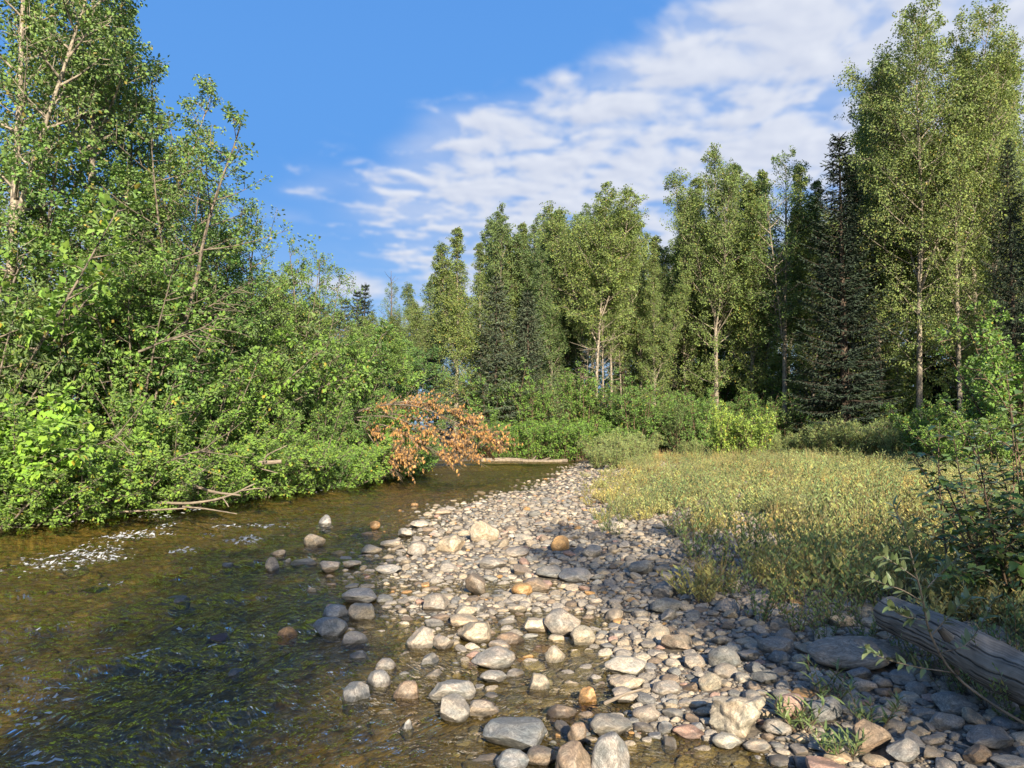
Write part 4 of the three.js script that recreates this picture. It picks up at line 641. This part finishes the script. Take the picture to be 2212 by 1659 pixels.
function alderShrub(seed, px, py, H, stems, W, label, most, hull = 0) {
  const t = thing('alder_shrub', label, 'shrub'), r = rng(seed), p0 = onGround(px, py), T = mk(), L = mk(); t.position.set(p0.x, p0.y - 0.02, p0.z); let n = 0; const spots = [];
  for (let k = 0; k < stems; k++) {
    const a = r() * 6.28, out = stems === 1 ? 0.06 : (0.15 + 0.85 * r()) * W / H, st = bendLine(r, V(0.12 * (r() - 0.5), 0, 0.12 * (r() - 0.5)), V(Math.cos(a) * out, 1, Math.sin(a) * out), H * (stems === 1 ? 1 : 0.75 + 0.35 * r()), 7, 0.02, 0.06); tube(T, st, taper(0.011, 0.003, 8), 6);
    for (let q = 0; q < 15; q++) {
      const tt = 0.15 + 0.84 * (q + r() * 0.6) / 15, s = alongPts(st, tt), az = q * 2.4 + r(), bl = (0.5 * (1.05 - tt) + 0.07) * (0.6 + 0.6 * r()) * Math.min(1, W + 0.3), br = bendLine(r, s, V(Math.cos(az), 0.55, Math.sin(az)), bl, 3, -0.02, 0.12); tube(T, br, taper(0.005, 0.002, 4), 4);
      const nl = Math.max(2, Math.round(bl / 0.05)); for (let w = 0; w < nl; w++) { const c = alongPts(br, Math.min(0.999, 0.2 + 0.8 * (w + 0.5) / nl)), az2 = az + (w % 2 ? 1.1 : -1.1) * (w === nl - 1 ? 0 : 1), d = V(Math.cos(az2), 0.05 - 0.5 * r(), Math.sin(az2)).normalize(); spots.push([c, d, 0.75 + 0.5 * r()]); }
    }
    const tip = st[7]; for (let w = 0; w < 3; w++) { const d = V(Math.cos(w * 2.1), 0.5, Math.sin(w * 2.1)).normalize(); spots.push([tip, d, 0.8]); }
  }
  part('stem', toGeo(T), M.twig, t);
  spots.forEach(([c, d, s], k) => { if (n < most) { setLeaf(t, r, ALDER, c, d, leafFrame(r, d), s); n++; } else { const b = 0.09 * s; leaf(L, c, d, leafFrame(r, d), b, b * 0.7, tint(r, [0.075, 0.14, 0.028], 0.3, 0.06)); } });
  if (L.i.length) part('foliage', toGeo(L), M.leaf, t).userData.kind = 'stuff';
}
alderShrub(201, 2052, 1300, 1.62, 1, 0.4, 'single upright alder sapling rising behind the fallen log', 290);
alderShrub(202, 2185, 1345, 1.75, 9, 1.0, 'dark leafy alder bush beside the upright alder sapling', 290);
alderShrub(203, 2260, 1330, 2.0, 9, 1.1, 'taller dark alder bush past the leafy alder bush', 200);
alderShrub(204, 2140, 1215, 1.1, 8, 0.9, 'low dark alder bush behind the leafy alder bush', 200);

// ------------------------------------------------------------------ fallen log, sticks, driftwood
function woodThing(name, label, category, m, lines, group, sides = 10, knob = 0.12) { // lines: [points, radius at start, at end, part name]
  const t = thing(name, label, category, group), o = lines[0][0][0]; t.position.copy(o);
  lines.forEach(([pts, a, b, pn], k) => { const G = mk(); const sm = new THREE.CatmullRomCurve3(pts.map((p) => p.clone().sub(o))).getPoints(Math.max(6, pts.length * 5)); tube(G, sm, taper(a, b, sm.length), k ? 6 : sides, null, knob); part(pn ?? (k ? 'branch' : 'trunk'), toGeo(G), m, t); });
  return t;
}
{
  const A = V(2.66, groundY(2.66, -5.5) + 0.3, -5.5), B = V(2.78, groundY(2.78, -4.4) + 0.24, -4.4), C = V(3.05, groundY(3.05, -3) + 0.2, -3);
  const t = woodThing('fallen_log', 'large weathered grey fallen log lying across the right bank', 'log', M.greyLog, [[[A, A.clone().lerp(B, 0.08), A.clone().lerp(B, 0.5).add(V(0, 0.02, 0)), B, C], 0.115, 0.135]], null, 32, 0.2);
  const r = rng(8); for (let k = 0; k < 2; k++) { const G = mk(), s = V(-0.06 - k * 0.04, 0.07, 0.42 + k * 0.5); tube(G, [s, s.clone().add(V(-0.06, 0.06, 0.02))], [0.035, 0.02], 7, null, 0.2); part('branch_stub', toGeo(G), M.greyLog, t); }
}
const W3 = (px, py, d) => atDepth(px, py, d);
woodThing('stick', 'crooked bare stick lying behind the long smooth boulder', 'stick', M.deadWood, [[[W3(1725, 1405, 5.9), W3(1760, 1390, 5.95), W3(1830, 1372, 6), W3(1905, 1362, 6.1)], 0.016, 0.008]]);
woodThing('stick', 'thin pale straight stick lying in the low willows', 'stick', M.deadWood, [[[W3(1425, 1240, 9.3), W3(1520, 1215, 9.6), W3(1590, 1210, 9.8)], 0.014, 0.008]]);
woodThing('stick', 'short pale stick lying across wet stones by the inlet', 'stick', M.deadWood, [[[W3(1305, 1520, 4.75), W3(1350, 1500, 4.9), W3(1390, 1488, 5.0)], 0.012, 0.008]]);
woodThing('stick', 'stubby forked driftwood stick among the shore stones', 'stick', M.deadWood, [[[W3(845, 1190, 11.2), W3(868, 1180, 11.3), W3(880, 1192, 11.2)], 0.03, 0.014], [[W3(862, 1183, 11.3), W3(866, 1170, 11.3)], 0.016, 0.008]]);
// willow bough arching over the near gravel
{
  const t = thing('willow_branch', 'thin leafy willow bough arching up over the near gravel', 'branch'), r = rng(303), T = mk();
  const main = [[2290, 1600, 4.0], [2212, 1562, 4.1], [2135, 1515, 4.15], [2060, 1455, 4.15], [2010, 1370, 4.1], [1992, 1290, 4.05], [1975, 1225, 4.0], [1955, 1150, 4.0], [1930, 1090, 4.0]].map((q) => W3(...q)), o = main[0].clone();
  const c = new THREE.CatmullRomCurve3(main).getPoints(30).map((p) => p.sub(o)); tube(T, c, taper(0.009, 0.0025, 31), 7); t.position.copy(o);
  const sides = [[0.36, [[2055, 1452, 4.15], [1975, 1440, 4.1], [1900, 1418, 4.05], [1870, 1400, 4.05]]], [0.62, [[1992, 1300, 4.05], [1950, 1275, 4], [1900, 1258, 4], [1865, 1240, 4]]], [0.5, [[2015, 1370, 4.1], [2060, 1320, 4.1], [2100, 1290, 4.1]]], [0.66, [[1990, 1285, 4.05], [2030, 1240, 4.1], [2080, 1195, 4.1]]], [0.72, [[1980, 1250, 4], [1930, 1215, 4], [1895, 1195, 4]]], [0.45, [[2030, 1410, 4.1], [2090, 1390, 4.2], [2130, 1330, 4.2], [2150, 1290, 4.2]]], [0.55, [[2005, 1340, 4.1], [1950, 1330, 4.1], [1920, 1310, 4.1]]]].map(([, q]) => new THREE.CatmullRomCurve3(q.map((v) => W3(...v).sub(o))).getPoints(10));
  for (const s of sides) tube(T, s, taper(0.004, 0.0015, s.length), 5);
  part('stem', toGeo(T), M.alderBark, t);
  for (const [line, from, n] of [[c, 0.5, 56], ...sides.map((s) => [s, 0.2, 32])]) for (let k = 0; k < n; k++) { const p = alongPts(line, Math.min(0.999, from + (1 - from) * (k + r() * 0.6) / n)), d = perp(line[line.length - 1].clone().sub(line[0]).normalize(), r).addScaledVector(line[line.length - 1].clone().sub(line[0]).normalize(), 0.7).add(V(0, 0.3, 0)).normalize(); setLeaf(t, r, WILLOW, p, d, leafFrame(r, d), 0.8 + 0.6 * r()); }
}
// sprigs of narrow-leaved willow among the near stones
for (const [px, py, n, H, label] of [[1780, 1520, 6, 0.3, 'small upright willow sprig behind the dark wedge stone'], [1735, 1585, 8, 0.24, 'small willow sprig beside the pinkish wedge stone'], [1820, 1640, 8, 0.22, 'small willow sprig above the pink orange slab'], [1890, 1580, 6, 0.2, 'small willow sprig beside the brown faceted rock']]) {
  const t = thing('willow_sprig', label, 'plant'), r = rng(px), p = onGround(px, py), T = mk(); t.position.copy(p); const spots = [];
  for (let k = 0; k < n; k++) { const a = r() * 6.28, st = bendLine(r, V(0.1 * (r() - 0.5), -0.01, 0.1 * (r() - 0.5)), V(Math.cos(a) * 0.8, 0.9, Math.sin(a) * 0.5), H * (0.6 + 0.6 * r()), 4, 0.03, 0.12); tube(T, st, taper(0.003, 0.0012, 5), 4); for (let q = 0; q < 13; q++) { const c = alongPts(st, 0.2 + 0.79 * (q + r()) / 13 * 0.98), d = V(Math.cos(q * 2.4), 0.5 + r(), Math.sin(q * 2.4)).normalize(); spots.push([c, d]); } }
  part('stem', toGeo(T), M.twig, t); for (const [c, d] of spots) setLeaf(t, r, NARROW, c, d, leafFrame(r, d), 0.7 + 0.5 * r());
}
// driftwood caught on the left bank
woodThing('driftwood', 'long bare forked driftwood trunk trailing in the river', 'driftwood', M.deadWood, [[[W3(205, 1098, 15.3), W3(300, 1086, 15.5), W3(420, 1086, 15.8), W3(490, 1072, 16), W3(550, 1045, 16.2)], 0.036, 0.014], [[W3(410, 1046, 16.2), W3(460, 1062, 16.1), W3(520, 1070, 16)], 0.036, 0.020], [[W3(395, 1094, 15.7), W3(450, 1100, 15.4), W3(512, 1110, 15.1)], 0.022, 0.010], [[W3(480, 1074, 16), W3(490, 1088, 15.9), W3(494, 1095, 15.9)], 0.016, 0.009], [[W3(520, 1060, 16.1), W3(560, 1055, 16.2), W3(575, 1058, 16.2)], 0.013, 0.006]]);
woodThing('driftwood', 'thin bare driftwood pole along the left waterline', 'driftwood', M.deadWood, [[[W3(200, 1110, 15), W3(310, 1103, 15.1), W3(400, 1098, 15.3)], 0.025, 0.014]]);
woodThing('driftwood', 'broken bare trunk stub leaning over the left waterline', 'driftwood', M.deadWood, [[[W3(205, 1090, 15.4), W3(240, 1065, 15.6), W3(268, 1042, 15.8)], 0.054, 0.043]]);
woodThing('driftwood', 'smooth pale snapped trunk lying in the left bank shrubs', 'driftwood', M.deadWood, [[[W3(500, 1002, 18.2), W3(560, 1000, 18.3), W3(608, 997, 18.4)], 0.054, 0.050], [[W3(570, 998, 18.3), W3(576, 985, 18.3), W3(620, 962, 18.4)], 0.025, 0.011], [[W3(548, 1008, 18.2), W3(600, 1022, 18)], 0.022, 0.009]]);
woodThing('driftwood', 'thin pale bare branch poking out of left bank shrubs', 'driftwood', M.deadWood, [[[W3(640, 1006, 20), W3(700, 1008, 20.2)], 0.022, 0.014]]);
for (const [d, px, py, dx, n, lab] of [[16.5, 300, 760, 1.6, 12, 'bare twiggy dead branch reaching over the thicket'], [18.5, 380, 690, 2.0, 14, 'bare twiggy dead branch in the upper thicket'], [14.6, 120, 1000, 1.6, 10, 'bare twiggy dead branch above the broad leaved bushes'], [15.6, 330, 1010, 1.4, 8, 'bare twiggy dead branch above the driftwood']]) {
  const r = rng(px), s = W3(px, py, d), st = bendLine(r, s, V(1, 0.35, 0.15), dx, 7, -0.02, 0.1), ls = [[st, 0.028, 0.008]]; for (let k = 0; k < n; k++) { const c = alongPts(st, 0.15 + 0.8 * r()); ls.push([bendLine(r, c, V(0.7, (r() - 0.4) * 1.2, (r() - 0.5)), 0.35 + 0.8 * r(), 4, -0.03, 0.16), 0.011, 0.004, 'twig']); } woodThing('dead_branch', lab, 'branch', M.alderBark, ls);
}
// logs on the far bank
woodThing('driftwood_log', 'long pale log on the far bank at the bend', 'log', M.deadWood, [[[W3(1040, 996, 41.2), W3(1100, 994, 41.3), W3(1150, 997, 41)], 0.16, 0.12]]);
woodThing('driftwood_log', 'log with broken branch stubs on the far bank', 'log', M.deadWood, [[[W3(1130, 998, 40.8), W3(1180, 999, 40.6), W3(1225, 996, 40.8)], 0.17, 0.13], [[W3(1150, 995, 40.8), W3(1158, 985, 40.8)], 0.08, 0.03], [[W3(1165, 997, 40.8), W3(1190, 988, 40.8)], 0.07, 0.03]]);
woodThing('driftwood_log', 'short dark log below the shrubs of the far bank', 'log', M.greyLog, [[[W3(1160, 990, 42), W3(1200, 988, 42)], 0.16, 0.14]]);

// ------------------------------------------------------------------ the dead tree top with brown leaves hanging over the bend
{
  const t = thing('dead_leafed_branch', 'fallen branch with hanging orange brown dead leaves over the bend', 'branch'), r = rng(606), T = mk(), L = mk(), d = 25.5, o = W3(740, 905, d), lines = [];
  const limb = (q, a) => { const c = new THREE.CatmullRomCurve3(q.map(([x, y, e]) => W3(x, y, d + (e ?? 0)).sub(o))).getPoints(14); tube(T, c, taper(a * 0.6, 0.008, 15), 5); lines.push(c); return c; };
  limb([[700, 930, 0.3], [800, 880], [900, 878, -0.4], [1010, 925, -0.6], [1085, 962, -0.7]], 0.06); limb([[740, 905], [840, 900, -0.3], [930, 935, -0.5], [1020, 985, -0.7]], 0.05); limb([[760, 905], [850, 925, -0.2], [920, 965, -0.4], [980, 995, -0.5]], 0.045); limb([[790, 885], [870, 868, 0.2], [960, 880, 0.3], [1030, 920, 0.3]], 0.045); limb([[740, 905], [800, 930, -0.5], [850, 965, -0.7], [870, 1000, -0.8]], 0.04); limb([[820, 890], [900, 905, 0.5], [980, 940, 0.6], [1060, 975, 0.5]], 0.04); limb([[700, 915], [760, 890, 0.4], [850, 872, 0.6], [940, 872, 0.7]], 0.04); limb([[790, 930, -0.4], [820, 975, -0.5], [838, 1010, -0.6]], 0.03);
  const spots = []; for (const c of lines) for (let k = 0; k < 125; k++) { const tt = 0.14 + 0.85 * Math.sqrt(r()), s = alongPts(c, Math.min(0.99, tt)), tw = bendLine(r, s, V(0.55, 0.1 + 1.1 * (r() - 0.5), (r() - 0.5) * 1.8), 0.3 + 0.7 * r(), 3, -0.1, 0.2); if (k % 3) tube(T, tw, taper(0.008, 0.004, 4), 3); if (r() < 0.2 || noise(s.x * 1.6, s.y * 2.2, s.z * 1.6) < -0.16) continue; for (let q = 0; q < 13; q++) { const p = alongPts(tw, r() * 0.99), dd = V((r() - 0.5) * 0.9, -1, (r() - 0.5) * 0.9).normalize(); spots.push([p, dd]); } }
  part('stem', toGeo(T), M.alderBark, t); const K = { geo: [bladeGeo(0.11, 0.06, 0, 0.3), bladeGeo(0.095, 0.05, 0, 0.5)], mat: [plainLeaf(0.43, 0.235, 0.075), plainLeaf(0.24, 0.13, 0.065), plainLeaf(0.46, 0.28, 0.09)] };
  spots.forEach(([p, dd], k) => { if (k % 23 === 0 && k / 23 < 290) setLeaf(t, r, K, p, dd, perp(dd, r), 0.9 + 0.4 * r()); else { const s = 0.092 * (0.6 + 0.8 * r()); leaf(L, p, dd, perp(dd, r), s, s * 0.55, tint(r, r() < 0.25 ? [0.2, 0.115, 0.06] : [0.41, 0.225, 0.068], 0.4, 0)); } });
  part('foliage', toGeo(L), M.brownLeaf, t).userData.kind = 'stuff'; t.position.copy(o);
}

scene.traverse((o) => { if (o.isMesh) { o.castShadow = true; o.receiveShadow = true; } });
renderer.render(scene, camera);
